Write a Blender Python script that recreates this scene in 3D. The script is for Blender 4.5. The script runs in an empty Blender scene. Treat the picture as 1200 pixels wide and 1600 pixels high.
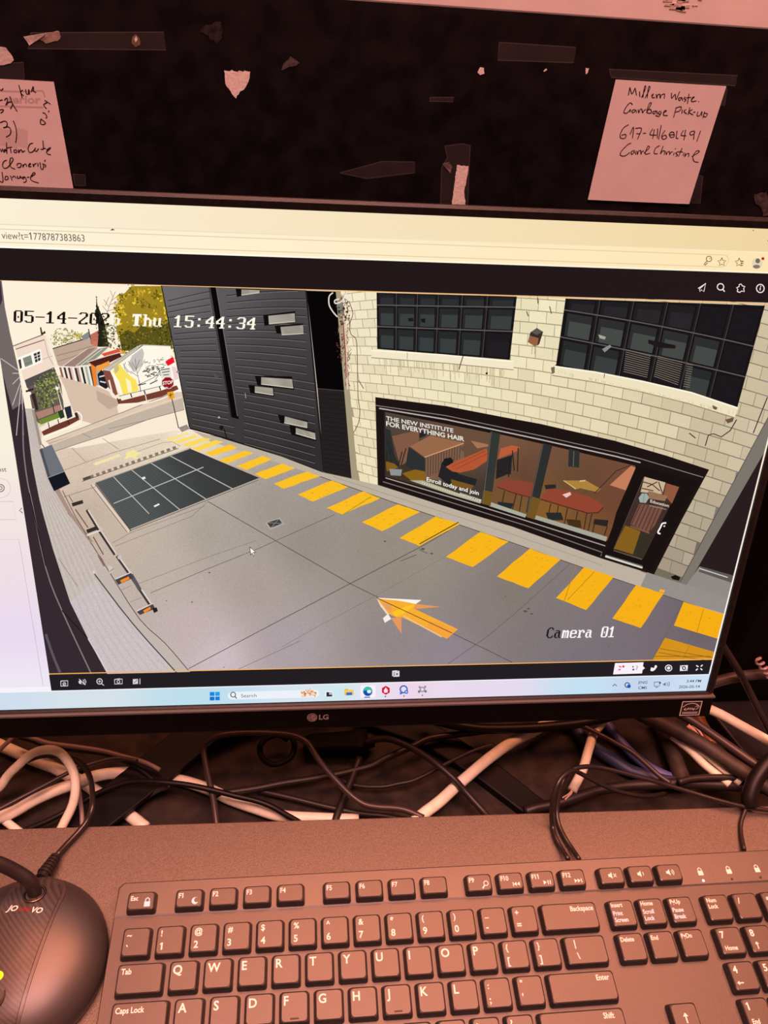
import bpy, math, random
from mathutils import Vector, Matrix, Euler

random.seed(7)
scene = bpy.context.scene
C = scene.collection

# ------------------------------------------------------------------ camera
# world frame: millimetres / 1000, z = 0 is the desk top, x right, y away
cam_data = bpy.data.cameras.new('camera')
cam_data.sensor_fit = 'VERTICAL'
cam_data.sensor_height = 24.0
cam_data.lens = 1217.0 / 1600.0 * 24.0
cam_data.clip_start = 0.01
cam_data.clip_end = 50
cam = bpy.data.objects.new('camera', cam_data)
cam.location = (0.09370, -0.18651, 0.54691)
cam.rotation_euler = (0.861124, -0.069370, -0.082792)
C.objects.link(cam)
scene.camera = cam

# ------------------------------------------------------------------ world, room light, exposure
world = bpy.data.worlds.new('world')
scene.world = world
world.use_nodes = True
bg = world.node_tree.nodes['Background']
bg.inputs[0].default_value = (0.060, 0.026, 0.022, 1)
bg.inputs[1].default_value = 0.3

def area(name, loc, target, sx, sy, power, col):
    d = bpy.data.lights.new(name, 'AREA')
    d.shape = 'RECTANGLE'; d.size = sx; d.size_y = sy; d.energy = power; d.color = col
    o = bpy.data.objects.new(name, d); C.objects.link(o)
    o.location = loc
    o.rotation_euler = (Vector(target) - Vector(loc)).to_track_quat('-Z', 'Y').to_euler()
    return o
# warm ceiling luminaires of the room
area('ceiling_panel_light', (0.60, 0.72, 2.30), (0.60, 0.74, 0.0), 2.2, 1.2, 110, (1.0, 0.305, 0.160))
area('ceiling_panel_light_front', (0.15, -0.40, 2.25), (0.2, 0.15, 0.0), 1.1, 0.8, 72, (1.0, 0.43, 0.365))

vs = scene.view_settings
vs.view_transform = 'Standard'; vs.look = 'None'; vs.exposure = 0.0; vs.gamma = 1.0
vs.use_curve_mapping = False

# ------------------------------------------------------------------ materials
def lin(c):
    c = c / 255.0
    return c / 12.92 if c <= 0.04045 else ((c + 0.055) / 1.055) ** 2.4
def lin3(c): return (lin(c[0]), lin(c[1]), lin(c[2]))

def mat(name, col, rough=0.5, spec=0.5, noise=0.0, nscale=300, bump=0.0, bscale=600, metallic=0.0, col2=None, alpha=1.0, coat=0.0, stretch=None):
    m = bpy.data.materials.new(name); m.use_nodes = True
    nt = m.node_tree; b = nt.nodes['Principled BSDF']
    b.inputs['Roughness'].default_value = rough
    b.inputs['Specular IOR Level'].default_value = spec
    b.inputs['Metallic'].default_value = metallic
    b.inputs['Alpha'].default_value = alpha
    b.inputs['Coat Weight'].default_value = coat
    b.inputs['Base Color'].default_value = (*col, 1)
    if noise or bump:
        tc = nt.nodes.new('ShaderNodeTexCoord')
        src = tc.outputs['Object']
        if stretch:
            mp = nt.nodes.new('ShaderNodeMapping'); mp.inputs['Scale'].default_value = stretch
            nt.links.new(src, mp.inputs['Vector']); src = mp.outputs[0]
    if noise:
        n = nt.nodes.new('ShaderNodeTexNoise'); n.inputs['Scale'].default_value = nscale
        n.inputs['Detail'].default_value = 5
        nt.links.new(src, n.inputs['Vector'])
        r = nt.nodes.new('ShaderNodeValToRGB')
        c2 = col2 if col2 else tuple(min(1, c * (1 + noise) + noise * 0.02) for c in col)
        r.color_ramp.elements[0].position = 0.35; r.color_ramp.elements[1].position = 0.68
        r.color_ramp.elements[0].color = (*[c * (1 - noise * 0.6) for c in col], 1) if not col2 else (*col, 1)
        r.color_ramp.elements[1].color = (*c2, 1)
        nt.links.new(n.outputs['Fac'], r.inputs['Fac'])
        nt.links.new(r.outputs['Color'], b.inputs['Base Color'])
    if bump:
        n2 = nt.nodes.new('ShaderNodeTexNoise'); n2.inputs['Scale'].default_value = bscale
        n2.inputs['Detail'].default_value = 3
        nt.links.new(src, n2.inputs['Vector'])
        bp = nt.nodes.new('ShaderNodeBump'); bp.inputs['Strength'].default_value = bump
        bp.inputs['Distance'].default_value = 0.0004
        nt.links.new(n2.outputs['Fac'], bp.inputs['Height'])
        nt.links.new(bp.outputs['Normal'], b.inputs['Normal'])
    return m

M = {}
M['wall'] = mat('painted_wall', (0.80, 0.74, 0.70), 0.7, 0.3, 0.05, 40, 0.15, 300)
M['floor'] = mat('carpet_floor', (0.10, 0.09, 0.085), 0.9, 0.1, 0.3, 200)
M['room'] = mat('room_paint', (0.22, 0.20, 0.19), 0.8, 0.2)
M['panel'] = mat('black_laminate', (0.0062, 0.0052, 0.0068), 0.3, 0.18, 0.25, 60, 0.05, 400)
M['wood'] = mat('dusty_dark_desk', (0.010, 0.0075, 0.006), 0.65, 0.25, 0.9, 70, 0.5, 900, col2=(0.040, 0.029, 0.022))
M['board'] = mat('grey_speckled_board', (0.100, 0.080, 0.062), 0.42, 0.65, 0.45, 1500, 0.4, 1400)
M['board_edge'] = mat('board_edge_band', (0.05, 0.045, 0.04), 0.5, 0.5)
M['paper'] = mat('note_paper', (0.76, 0.70, 0.70), 0.85, 0.15, 0.04, 60, 0.2, 90)
M['paper_torn'] = mat('torn_paper', (0.80, 0.76, 0.72), 0.9, 0.1, 0.15, 500, 0.5, 500)
M['paper_grey'] = mat('torn_grey_paper', (0.07, 0.062, 0.06), 0.9, 0.1, 0.4, 500, 0.5, 500)
M['matte_black'] = mat('matte_black_case', (0.004, 0.0035, 0.0035), 0.6, 0.12)
M['dark_case'] = mat('dark_case_plastic', (0.010, 0.008, 0.010), 0.5, 0.3)
M['tape'] = mat('clear_tape', (0.55, 0.5, 0.5), 0.35, 0.4, alpha=0.022)
M['tape_edge'] = mat('tape_edge', (0.6, 0.55, 0.53), 0.4, 0.5, alpha=0.09)
M['ink'] = mat('black_ink', (0.035, 0.012, 0.014), 0.7, 0.2)
M['faint_print'] = mat('faint_print', (0.55, 0.47, 0.47), 0.9, 0.1)
M['bezel'] = mat('bezel_plastic', (0.007, 0.006, 0.006), 0.42, 0.35, 0.2, 300, 0.1, 1500)
M['chin'] = mat('chin_plastic', (0.0022, 0.0018, 0.0018), 0.35, 0.15)
M['shell'] = mat('monitor_shell', (0.006, 0.0055, 0.0055), 0.5, 0.18)
M['logo'] = mat('logo_print', (0.20, 0.19, 0.19), 0.5, 0.4)
M['logo_red'] = mat('logo_badge', (0.20, 0.15, 0.155), 0.5, 0.4)
M['sticker'] = mat('sticker_print', (0.62, 0.60, 0.58), 0.6, 0.3)
M['sticker_dark'] = mat('sticker_ground', (0.02, 0.016, 0.016), 0.5, 0.3)
M['kb'] = mat('keyboard_plastic', (0.050, 0.045, 0.042), 0.36, 0.8, 0.10, 900, 0.12, 1800)
M['kb2'] = mat('keyboard_deck', (0.040, 0.036, 0.034), 0.38, 0.7, 0.10, 900, 0.12, 1800)
M['key'] = mat('keycap_plastic', (0.026, 0.023, 0.022), 0.36, 0.75, 0.12, 700, 0.12, 2200)
M['legend'] = mat('legend_print', (0.86, 0.84, 0.84), 0.6, 0.3)
M['legend_blue'] = mat('legend_print_blue', (0.50, 0.78, 1.0), 0.6, 0.3)
M['mic'] = mat('microphone_plastic', (0.034, 0.031, 0.032), 0.43, 0.95, 0.08, 900, 0.06, 1500)
M['mic_rim'] = mat('microphone_rim', (0.060, 0.050, 0.050), 0.3, 0.5)
M['rubber'] = mat('rubber', (0.016, 0.013, 0.013), 0.5, 0.4)
M['neck'] = mat('gooseneck_metal', (0.020, 0.016, 0.016), 0.4, 0.5)
M['steel'] = mat('steel_ring', (0.22, 0.19, 0.18), 0.35, 0.5, metallic=1.0)
M['red'] = mat('red_print', (0.28, 0.012, 0.012), 0.6, 0.2)
M['white'] = mat('white_cable', (0.93, 0.91, 0.74), 0.45, 0.5, 0.10, 130, 0.1, 300)
M['tan'] = mat('tan_cable', (0.30, 0.22, 0.20), 0.4, 0.5)
M['brown'] = mat('brown_cable', (0.045, 0.032, 0.030), 0.4, 0.5)
M['brownd'] = mat('dusty_brown_cable', (0.034, 0.024, 0.019), 0.6, 0.4, 0.5, 90)
M['dark'] = mat('dark_cable', (0.022, 0.017, 0.016), 0.42, 0.4)
M['black'] = mat('black_cable', (0.007, 0.0055, 0.0055), 0.45, 0.3)
M['blackg'] = mat('glossy_black_cable', (0.022, 0.017, 0.017), 0.3, 0.5)
M['navy'] = mat('navy_cable', (0.035, 0.050, 0.125), 0.45, 0.4)
M['blue'] = mat('blue_cable', (0.09, 0.11, 0.32), 0.45, 0.4)
M['amber'] = mat('amber_cable', (0.22, 0.09, 0.03), 0.35, 0.5)
M['copper'] = mat('copper_strand', (0.75, 0.50, 0.40), 0.4, 0.5)

def carbon():
    m = mat('carbon_weave', (0.05, 0.045, 0.045), 0.34, 0.5)
    nt = m.node_tree; b = nt.nodes['Principled BSDF']
    tc = nt.nodes.new('ShaderNodeTexCoord')
    ck = nt.nodes.new('ShaderNodeTexWave'); ck.wave_type = 'BANDS'; ck.bands_direction = 'DIAGONAL'
    ck.inputs['Scale'].default_value = 190; ck.inputs['Distortion'].default_value = 1.6
    ck.inputs['Detail'].default_value = 1.0; ck.inputs['Detail Scale'].default_value = 3.0
    nt.links.new(tc.outputs['Object'], ck.inputs['Vector'])
    r = nt.nodes.new('ShaderNodeValToRGB')
    r.color_ramp.elements[0].color = (0.036, 0.031, 0.030, 1); r.color_ramp.elements[1].color = (0.066, 0.058, 0.056, 1)
    nt.links.new(ck.outputs['Fac'], r.inputs['Fac']); nt.links.new(r.outputs['Color'], b.inputs['Base Color'])
    return m
M['carbon'] = carbon()

def glow(name, col, s):
    m = bpy.data.materials.new(name); m.use_nodes = True
    b = m.node_tree.nodes['Principled BSDF']
    b.inputs['Base Color'].default_value = (*col, 1)
    b.inputs['Emission Color'].default_value = (*col, 1); b.inputs['Emission Strength'].default_value = s
    return m
M['led'] = glow('led_green', (0.78, 1.0, 0.0), 1.2)
M['led_white'] = glow('led_white', (0.9, 0.95, 1.0), 1.5)

def picture_material():
    """screen pixels: the colour attribute gives the displayed colour, its alpha the sensor grain"""
    m = bpy.data.materials.new('display_pixels'); m.use_nodes = True
    nt = m.node_tree
    for n in list(nt.nodes):
        if n.type != 'OUTPUT_MATERIAL': nt.nodes.remove(n)
    out = [n for n in nt.nodes if n.type == 'OUTPUT_MATERIAL'][0]
    at = nt.nodes.new('ShaderNodeAttribute'); at.attribute_name = 'Col'
    tc = nt.nodes.new('ShaderNodeTexCoord')
    nz = nt.nodes.new('ShaderNodeTexNoise'); nz.inputs['Scale'].default_value = 1500; nz.inputs['Detail'].default_value = 3
    nz.inputs['Roughness'].default_value = 0.7
    nt.links.new(tc.outputs['Object'], nz.inputs['Vector'])
    sub = nt.nodes.new('ShaderNodeMath'); sub.operation = 'SUBTRACT'; sub.inputs[1].default_value = 0.5
    nt.links.new(nz.outputs['Fac'], sub.inputs[0])
    mul = nt.nodes.new('ShaderNodeMath'); mul.operation = 'MULTIPLY'
    nt.links.new(sub.outputs[0], mul.inputs[0]); nt.links.new(at.outputs['Alpha'], mul.inputs[1])
    ad = nt.nodes.new('ShaderNodeMath'); ad.operation = 'ADD'; ad.inputs[1].default_value = 1.0
    nt.links.new(mul.outputs[0], ad.inputs[0])
    vm = nt.nodes.new('ShaderNodeVectorMath'); vm.operation = 'SCALE'
    nt.links.new(at.outputs['Color'], vm.inputs[0]); nt.links.new(ad.outputs[0], vm.inputs['Scale'])
    em = nt.nodes.new('ShaderNodeEmission'); em.inputs['Strength'].default_value = 1.0
    nt.links.new(vm.outputs[0], em.inputs['Color'])
    nt.links.new(em.outputs[0], out.inputs['Surface'])
    return m
M['pix'] = picture_material()

# ------------------------------------------------------------------ builders
MM = 0.001
def link_mesh(name, verts, faces, material, parent=None, loc=None, smooth=False):
    me = bpy.data.meshes.new(name)
    me.from_pydata(verts, [], faces)
    if smooth: me.polygons.foreach_set('use_smooth', [True] * len(me.polygons))
    me.update()
    if material: me.materials.append(M[material] if isinstance(material, str) else material)
    o = bpy.data.objects.new(name, me); C.objects.link(o)
    if parent: o.parent = parent
    if loc is not None: o.location = loc
    return o

def tag(o, label, cat, group=None):
    o['label'] = label; o['category'] = cat
    if group: o['group'] = group
    return o
def struct(o): o['kind'] = 'structure'; return o
def empty(name, loc):
    o = bpy.data.objects.new(name, None); C.objects.link(o)
    o.location = Vector(loc) * MM; o.empty_display_size = 0.02
    return o

class MB:
    def __init__(s): s.v = []; s.f = []
    def add(s, v, f):
        n = len(s.v); s.v += [tuple(p) for p in v]; s.f += [tuple(i + n for i in q) for q in f]
    def box(s, x0, x1, y0, y1, z0, z1):
        s.add([(x0,y0,z0),(x1,y0,z0),(x1,y1,z0),(x0,y1,z0),(x0,y0,z1),(x1,y0,z1),(x1,y1,z1),(x0,y1,z1)],
              [(0,3,2,1),(4,5,6,7),(0,1,5,4),(1,2,6,5),(2,3,7,6),(3,0,4,7)])
    def rings(s, rings, cap0=True, cap1=True):
        n = len(rings[0]); b = len(s.v)
        for r in rings: s.v += [tuple(p) for p in r]
        for i in range(len(rings) - 1):
            for j in range(n):
                k = (j + 1) % n
                s.f.append((b+i*n+j, b+i*n+k, b+(i+1)*n+k, b+(i+1)*n+j))
        if cap0: s.f.append(tuple(b + j for j in reversed(range(n))))
        if cap1: s.f.append(tuple(b + (len(rings)-1)*n + j for j in range(n)))
    def prism(s, pts2, z0, z1, fn=None):
        fn = fn or (lambda u, v, w: (u, v, w))
        s.rings([[fn(u, v, z0) for u, v in pts2], [fn(u, v, z1) for u, v in pts2]])
    def tube(s, pts, r, seg=10, sub=4, cap=True):
        pts = catmull([Vector(p) for p in pts], sub)
        n = len(pts); rr = r if callable(r) else (lambda t: r)
        rings = []; up = None
        for i, p in enumerate(pts):
            t = (pts[min(i+1, n-1)] - pts[max(i-1, 0)]).normalized()
            if up is None:
                up = Vector((0, 0, 1)) if abs(t.z) < 0.9 else Vector((1, 0, 0))
            a = t.cross(up).normalized(); up = a.cross(t).normalized()
            q = rr(i / (n - 1))
            rings.append([p + (a * math.cos(2*math.pi*k/seg) + up * math.sin(2*math.pi*k/seg)) * q for k in range(seg)])
        s.rings(rings, cap, cap)
    def build(s, name, material, parent=None, origin=(0,0,0), smooth=False, at=None):
        o = Vector(origin)
        vs_ = [((p[0]-o.x)*MM, (p[1]-o.y)*MM, (p[2]-o.z)*MM) for p in s.v]
        return link_mesh(name, vs_, s.f, material, parent, at if at is not None else (None if parent else o * MM), smooth)

def catmull(p, sub):
    if len(p) < 3 or sub <= 1: return p
    out = []
    for i in range(len(p) - 1):
        a = p[i-1] if i else p[0] * 2 - p[1]
        b, c = p[i], p[i+1]
        d = p[i+2] if i + 2 < len(p) else c * 2 - b
        for k in range(sub):
            t = k / sub
            out.append(0.5 * ((2*b) + (c-a)*t + (2*a-5*b+4*c-d)*t*t + (3*b-a-3*c+d)*t*t*t))
    out.append(p[-1]); return out

def rrect(w, h, r, n=4, cx=0, cy=0):
    pts = []
    for (sx, sy, a0) in ((1,1,0),(-1,1,90),(-1,-1,180),(1,-1,270)):
        for k in range(n + 1):
            a = math.radians(a0 + 90 * k / n)
            pts.append((cx + sx*(w/2-r) + r*math.cos(a), cy + sy*(h/2-r) + r*math.sin(a)))
    return pts

def bevel(o, w, seg=2):
    m = o.modifiers.new('bevel', 'BEVEL'); m.width = w * MM; m.segments = seg; m.limit_method = 'ANGLE'
    return o

def ribbon(pts, w, sub=4):
    """flat polyline with width, 2-D"""
    p = [Vector((q[0], q[1], 0)) for q in pts]
    p = catmull(p, sub)
    v = []; f = []
    n = len(p)
    for i in range(n):
        t = (p[min(i+1,n-1)] - p[max(i-1,0)])
        if t.length < 1e-9: t = Vector((1,0,0))
        t.normalize(); a = Vector((-t.y, t.x, 0)) * (w/2)
        v += [(p[i].x+a.x, p[i].y+a.y), (p[i].x-a.x, p[i].y-a.y)]
        if i: f.append((2*i-2, 2*i-1, 2*i+1, 2*i))
    return v, f

_tc = {}
def _glyphs(s, bold=0.0):
    cu = bpy.data.curves.new('t', 'FONT'); cu.body = s; cu.size = 1.0; cu.fill_mode = 'FRONT'; cu.resolution_u = 3
    cu.offset = bold
    o = bpy.data.objects.new('t', cu); C.objects.link(o)
    dg = bpy.context.evaluated_depsgraph_get()
    me = bpy.data.meshes.new_from_object(o.evaluated_get(dg))
    k = 1 / 0.72
    v = [(p.co.x * k, p.co.y * k) for p in me.vertices]
    f = [tuple(q.vertices) for q in me.polygons]
    bpy.data.objects.remove(o); bpy.data.curves.remove(cu); bpy.data.meshes.remove(me)
    return v, f
def _ext(s): v, f = _glyphs(s); xs = [p[0] for p in v]; return max(xs) - min(xs)
_adv = {}
def text2d(s, bold=0.0):
    """built-in font as flat mesh; capital height 1, starts at x = 0; the figure one gets a flag"""
    key = (s, bold)
    if key in _tc: return _tc[key]
    if '1' not in s: v, f = _glyphs(s, bold)
    else:
        v = []; f = []; x = 0.0
        hh = _adv.setdefault('HH', _ext('HH'))
        for ch in s:
            q = '0' if ch == '1' else ch
            if q not in _adv: _adv[q] = _ext('H' + q + 'H') - hh
            if ch == '1':
                w = 0.085 + bold * 1.2; c = x + _adv[q] * 0.5
                gv = [(c - w, 0), (c + w, 0), (c + w, 1), (c - w * .6, 1), (c - .30, .80), (c - .26, .68), (c - w, .80)]; gf = [tuple(range(7))]
            else:
                gv, gf = _glyphs(ch, bold) if ch != ' ' else ([], [])
                gv = [(a + x, b) for a, b in gv]
            f += [tuple(i + len(v) for i in t) for t in gf]; v += gv; x += _adv[q]
    x0 = min(p[0] for p in v); x1 = max(p[0] for p in v)
    v = [(p[0] - x0, p[1]) for p in v]
    _tc[key] = (v, f, x1 - x0)
    return _tc[key]

# ------------------------------------------------------------------ the setting
desk = tag(empty('desk', (100, 150, -740)), 'dusty dark wooden desk under the monitor and cables', 'desk')
m = MB(); m.box(-520, 720, -160, 371, -25, 0)
bevel(m.build('desk_top', 'wood', desk, (100, 150, -740)), 1.0)
for x in (-500, 680):
    m = MB(); m.box(x, x + 22, -120, 360, -739.5, -25); m.build('side_panel', 'wood', desk, (100, 150, -740))
m = MB(); m.box(-1100, 1300, 371.6, 400, -739.5, 560)
tag(bevel(m.build('partition', 'wall', origin=(100, 386, -739.5)), 3), 'pale painted partition rising above the black backboard', 'partition')
WX0, WX1, WY0, WY1, WZ0, WZ1 = -1500, 2000, -2300, 1700, -740, 2400
for nm, bx_ in (('floor', (WX0, WX1, WY0, WY1, WZ0-20, WZ0)), ('ceiling', (WX0, WX1, WY0, WY1, WZ1, WZ1+20)), ('wall_back', (WX0, WX1, WY1, WY1+20, WZ0, WZ1)),
                ('wall_left', (WX0-20, WX0, WY0, WY1, WZ0, WZ1)), ('wall_right', (WX1, WX1+20, WY0, WY1, WZ0, WZ1)), ('wall_front', (WX0, WX1, WY0-20, WY0, WZ0, WZ1))):
    m = MB(); m.box(*bx_)
    struct(m.build(nm, 'floor' if nm == 'floor' else 'room', origin=((bx_[0]+bx_[1])/2, (bx_[2]+bx_[3])/2, bx_[4])))
m = MB(); m.box(-620, 820, 365, 371.5, 0.3, 474.4)
panel = tag(m.build('backboard', 'panel', origin=(100, 368, 0.3)), 'tall black laminate backboard standing behind the monitor', 'board')
# smudge on the wall above the board
def wall_smudge():
    m = MB(); rnd = random.Random(3)
    for k in range(26):
        x = 333 + rnd.gauss(0, 5); z = 489 - rnd.random() * 9; a = rnd.uniform(0.4, 2.0)
        m.box(x - a * 1.6, x + a * 1.6, 371.3, 371.62, z - a * .35, z + a * .35)
    return tag(m.build('scuff_mark', mat('wall_scuff', (0.64, 0.50, 0.45), 0.9, 0.1), origin=(333, 371.6, 484)), 'dark scuff mark on the pale partition at the top right', 'mark')
wall_smudge()

# raised board the keyboard stands on
m = MB()
def yb(x): return 82.6 - 0.0145 * (x + 102)
pts = [(-420, -120), (640, -120), (640, yb(640)), (-420, yb(-420))]
m.prism(pts, 0.2, 40)
board = tag(bevel(m.build('desk_riser', 'board', origin=(100, -20, 0.2)), 0.8), 'speckled grey riser board under the keyboard', 'board')

# black block added to hide the desk as dark void; flat case in front
m = MB(); m.box(440, 720, 184, 358, 0.1, 330)
tag(bevel(m.build('void_block', 'matte_black', origin=(580, 270, 0.1)), 2), 'tall black block added for the dark void behind the right edge of the monitor', 'box')
m = MB(); m.prism([(432, 182), (448, 126), (640, 126), (640, 182)], 0.1, 17)
tag(bevel(m.build('flat_case', 'dark_case', origin=(540, 154, 0.1)), 2), 'flat dark case under the white cable at the right edge', 'case')

# ------------------------------------------------------------------ monitor
TL = 0.299246
SB = Vector((106.169, 116.866, 123.542))
EX = Vector((1, 0, 0)); EY = Vector((0, math.sin(TL), math.cos(TL))); EN = EX.cross(EY)
def S(u, v, n=0.0): return SB + EX * u + EY * v + EN * n
SW, SH = 526.8, 296.3
MO = (106.2, 205.0, 0.0)
monitor = tag(empty('monitor', MO), 'black widescreen monitor showing a camera view of an alley', 'monitor')

def smesh(name, boxes, material, parent=monitor, bev=0.0, smooth=False):
    m = MB()
    for (u0, u1, v0, v1, n0, n1) in boxes:
        m.add([S(u0,v0,n0),S(u1,v0,n0),S(u1,v1,n0),S(u0,v1,n0),S(u0,v0,n1),S(u1,v0,n1),S(u1,v1,n1),S(u0,v1,n1)],
              [(0,3,2,1),(4,5,6,7),(0,1,5,4),(1,2,6,5),(2,3,7,6),(3,0,4,7)])
    o = m.build(name, material, parent, MO)
    if bev: bevel(o, bev)
    return o
hw = SW / 2
def frame_bezel():
    """one ring: thin lip around the panel, open towards the chin"""
    m = MB()
    out = rrect(2 * 268.2, 301.6 + 2.6, 3.0, 3, 0, (301.6 - 2.6) / 2)
    inn = rrect(2 * (hw + 0.3), SH + 0.6, 0.3, 3, 0, SH / 2)
    lip = rrect(2 * 266.6, 299.9 + 1.4, 2.2, 3, 0, (299.9 - 1.4) / 2)
    R = [[S(u, v, -9) for u, v in out], [S(u, v, 2.2) for u, v in out], [S(u, v, 2.9) for u, v in lip],
         [S(u, v, 1.9) for u, v in inn], [S(u, v, -1.0) for u, v in inn]]
    m.rings(R, False, False)
    return m.build('bezel', 'bezel', monitor, MO)
frame_bezel()
chin = smesh('chin', [(-268.2, 268.2, -19.2, -2.7, -9, 4.6)], 'chin', bev=0.9)
smesh('chin_lip', [(-268.2, 268.6, -3.1, -2.0, 1.0, 5.4)], mat('lip_highlight', (0.10, 0.085, 0.08), 0.4, 0.5))  # paler colour paints the light caught along the chin's top edge
def back_shell():
    m = MB()
    R = []
    for (n, k, dv) in ((-9, 1.0, 0), (-14, 0.985, 0), (-26, 0.90, 0), (-44, 0.62, 0), (-46, 0.55, 0)):
        R.append([S(u, v + 141, n) for u, v in rrect(536 * k, 320.5 * k, 6, 3)])
    m.rings(R)
    return m.build('back_shell', 'shell', monitor, MO)
back_shell()
# stand: neck and two splayed feet
m = MB()
m.rings([[(106.2 + u, 205 + w, 6) for u, w in rrect(62, 16, 5, 3)], [(106.2 + u, 204 + w, 70) for u, w in rrect(54, 14, 5, 3)],
         [(106.2 + u, 214 + w, 190) for u, w in rrect(50, 14, 5, 3)]])
m.build('stand_neck', 'shell', monitor, MO)
for sgn, pts in ((-1, [(106, 214), (70, 196), (6, 178), (-38, 134), (-74, 96), (-40, 92), (-4, 126), (30, 160), (80, 182), (106, 188)]),
                 (1, [(106, 214), (142, 198), (206, 172), (244, 140), (284, 97), (262, 92), (228, 126), (190, 156), (132, 182), (106, 188)])):
    m = MB(); P_ = pts if sgn > 0 else pts[::-1]
    if sgn < 0:
        m.prism(P_, 11.8, 16.5); m.prism(rrect(30, 10, 3, 3, -58, 97), 0.1, 12.2)
    else: m.prism(P_, 0.1, 8.0)
    bevel(m.build('stand_foot', 'shell', monitor, MO), 1.4)

screen = smesh('screen', [(-hw, hw, 0, SH, -1.5, -0.2)], mat('panel_glass', (0.004, 0.004, 0.005), 0.3, 0.4))

# ---- what the display shows: flat coloured shapes on the panel.
# HS rectifies the slanted photograph of the panel into panel millimetres (u from the centre, v from the lower edge)
HS = (0.277659909, 0.00283264727, -141.594315, -0.00966102601, -0.33997213, 376.837499, -6.73922219e-05, -0.00026962441)
def uv(x, y):
    w = HS[6]*x + HS[7]*y + 1
    return ((HS[0]*x + HS[1]*y + HS[2]) / w, (HS[3]*x + HS[4]*y + HS[5]) / w)

class Pic:
    z = 0.02                       # height above the glass, grows by a hair with every shape
    def __init__(s): s.v = []; s.f = []; s.c = []
    def _put(s, vs_, fs, cols, g):
        for q in fs:
            P_ = [(vs_[i][0], vs_[i][1], *lin3(cols[i] if isinstance(cols, list) else cols)) for i in q]
            if any(abs(p[0]) > hw or p[1] < 0 or p[1] > SH for p in P_):
                for ax, lim, sg in ((0, hw, 1), (0, -hw, -1), (1, SH, 1), (1, 0.0, -1)):   # cut at the panel edge
                    out = []
                    for k in range(len(P_)):
                        a, c = P_[k-1], P_[k]
                        da, dc = (lim - a[ax]) * sg, (lim - c[ax]) * sg
                        if (da >= 0) != (dc >= 0): out.append(lerp(a, c, da / (da - dc)))
                        if dc >= 0: out.append(c)
                    P_ = out
                    if not P_: break
                if len(P_) < 3: continue
            n = len(s.v)
            s.v += [(p[0], p[1], Pic.z) for p in P_]
            s.f.append(tuple(range(n, n + len(P_))))
            for p in P_: s.c += [p[2], p[3], p[4], g]
        Pic.z += 0.0016
    def poly(s, pts, col, g=0.0): s._put([uv(*p) for p in pts], [tuple(range(len(pts)))], col, g)
    def polys(s, many, g=0.0):     # [(pts, col)] in one layer
        vs_ = []; fs = []; cols = []
        for pts, col in many:
            fs.append(tuple(range(len(vs_), len(vs_) + len(pts))))
            vs_ += [uv(*p) for p in pts]; cols += [col] * len(pts)
        if fs: s._put(vs_, fs, cols, g)
    def line(s, pts, w, col, g=0.0, sub=1):
        v, f = ribbon(pts, w, sub); s._put([uv(*p) for p in v], f, col, g)
    def lines(s, many, w, col, g=0.0, sub=1):
        V = []; F = []
        for pts in many:
            v, f = ribbon(pts, w, sub); F += [tuple(i + len(V) for i in q) for q in f]; V += v
        if F: s._put([uv(*p) for p in V], F, col, g)
    def disc(s, x, y, r, col, ry=None, n=20, g=0.0):
        ry = ry or r
        s.poly([(x + r*math.cos(2*math.pi*k/n), y + ry*math.sin(2*math.pi*k/n)) for k in range(n)], col, g)
    def ring(s, x, y, r, w, col, ry=None, n=20):
        ry = ry or r
        s.line([(x + r*math.cos(2*math.pi*k/n), y + ry*math.sin(2*math.pi*k/n)) for k in range(n + 1)], w, col)
    def grid(s, fn, nx, ny, colfn, g=0.0):
        vs_ = []; cols = []; fs = []
        for j in range(ny + 1):
            for i in range(nx + 1):
                p = fn(i/nx, j/ny); vs_.append(uv(*p)); cols.append(colfn(*p))
        for j in range(ny):
            for i in range(nx):
                a = j*(nx+1) + i; fs.append((a, a+1, a+nx+2, a+nx+1))
        s._put(vs_, fs, cols, g)
    def text(s, t, p0, p1, cap, col, bold=0.0, up=None):
        """text between two baseline points (photo pixels), capital height cap along up"""
        v, f, w = text2d(t, bold)
        if up is None: up = (0, -1)
        V = []
        for x, y in v:
            k = x / w
            V.append(uv(p0[0] + (p1[0]-p0[0])*k + up[0]*cap*y, p0[1] + (p1[1]-p0[1])*k + up[1]*cap*y))
        s._put(V, f, col, 0)
    def uitext(s, t, p, cap, col, align='l', bold=0.0, wscale=1.0):
        """text lying straight on the panel, cap in mm"""
        v, f, w = text2d(t, bold); u0, v0 = uv(*p)
        dx = {'l': 0, 'r': -w*cap*wscale, 'c': -w*cap*wscale/2}[align]
        s._put([(u0 + dx + x*cap*wscale, v0 + y*cap) for x, y in v], f, col, 0)
    def build(s, name):
        verts = [tuple((S(u, v, n) - Vector(MO)) * MM) for u, v, n in s.v]
        o = link_mesh(name, verts, s.f, 'pix', screen)
        at = o.data.color_attributes.new('Col', 'FLOAT_COLOR', 'CORNER')
        # from_pydata may not keep winding, corner order follows the faces
        at.data.foreach_set('color', s.c)
        return o

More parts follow.
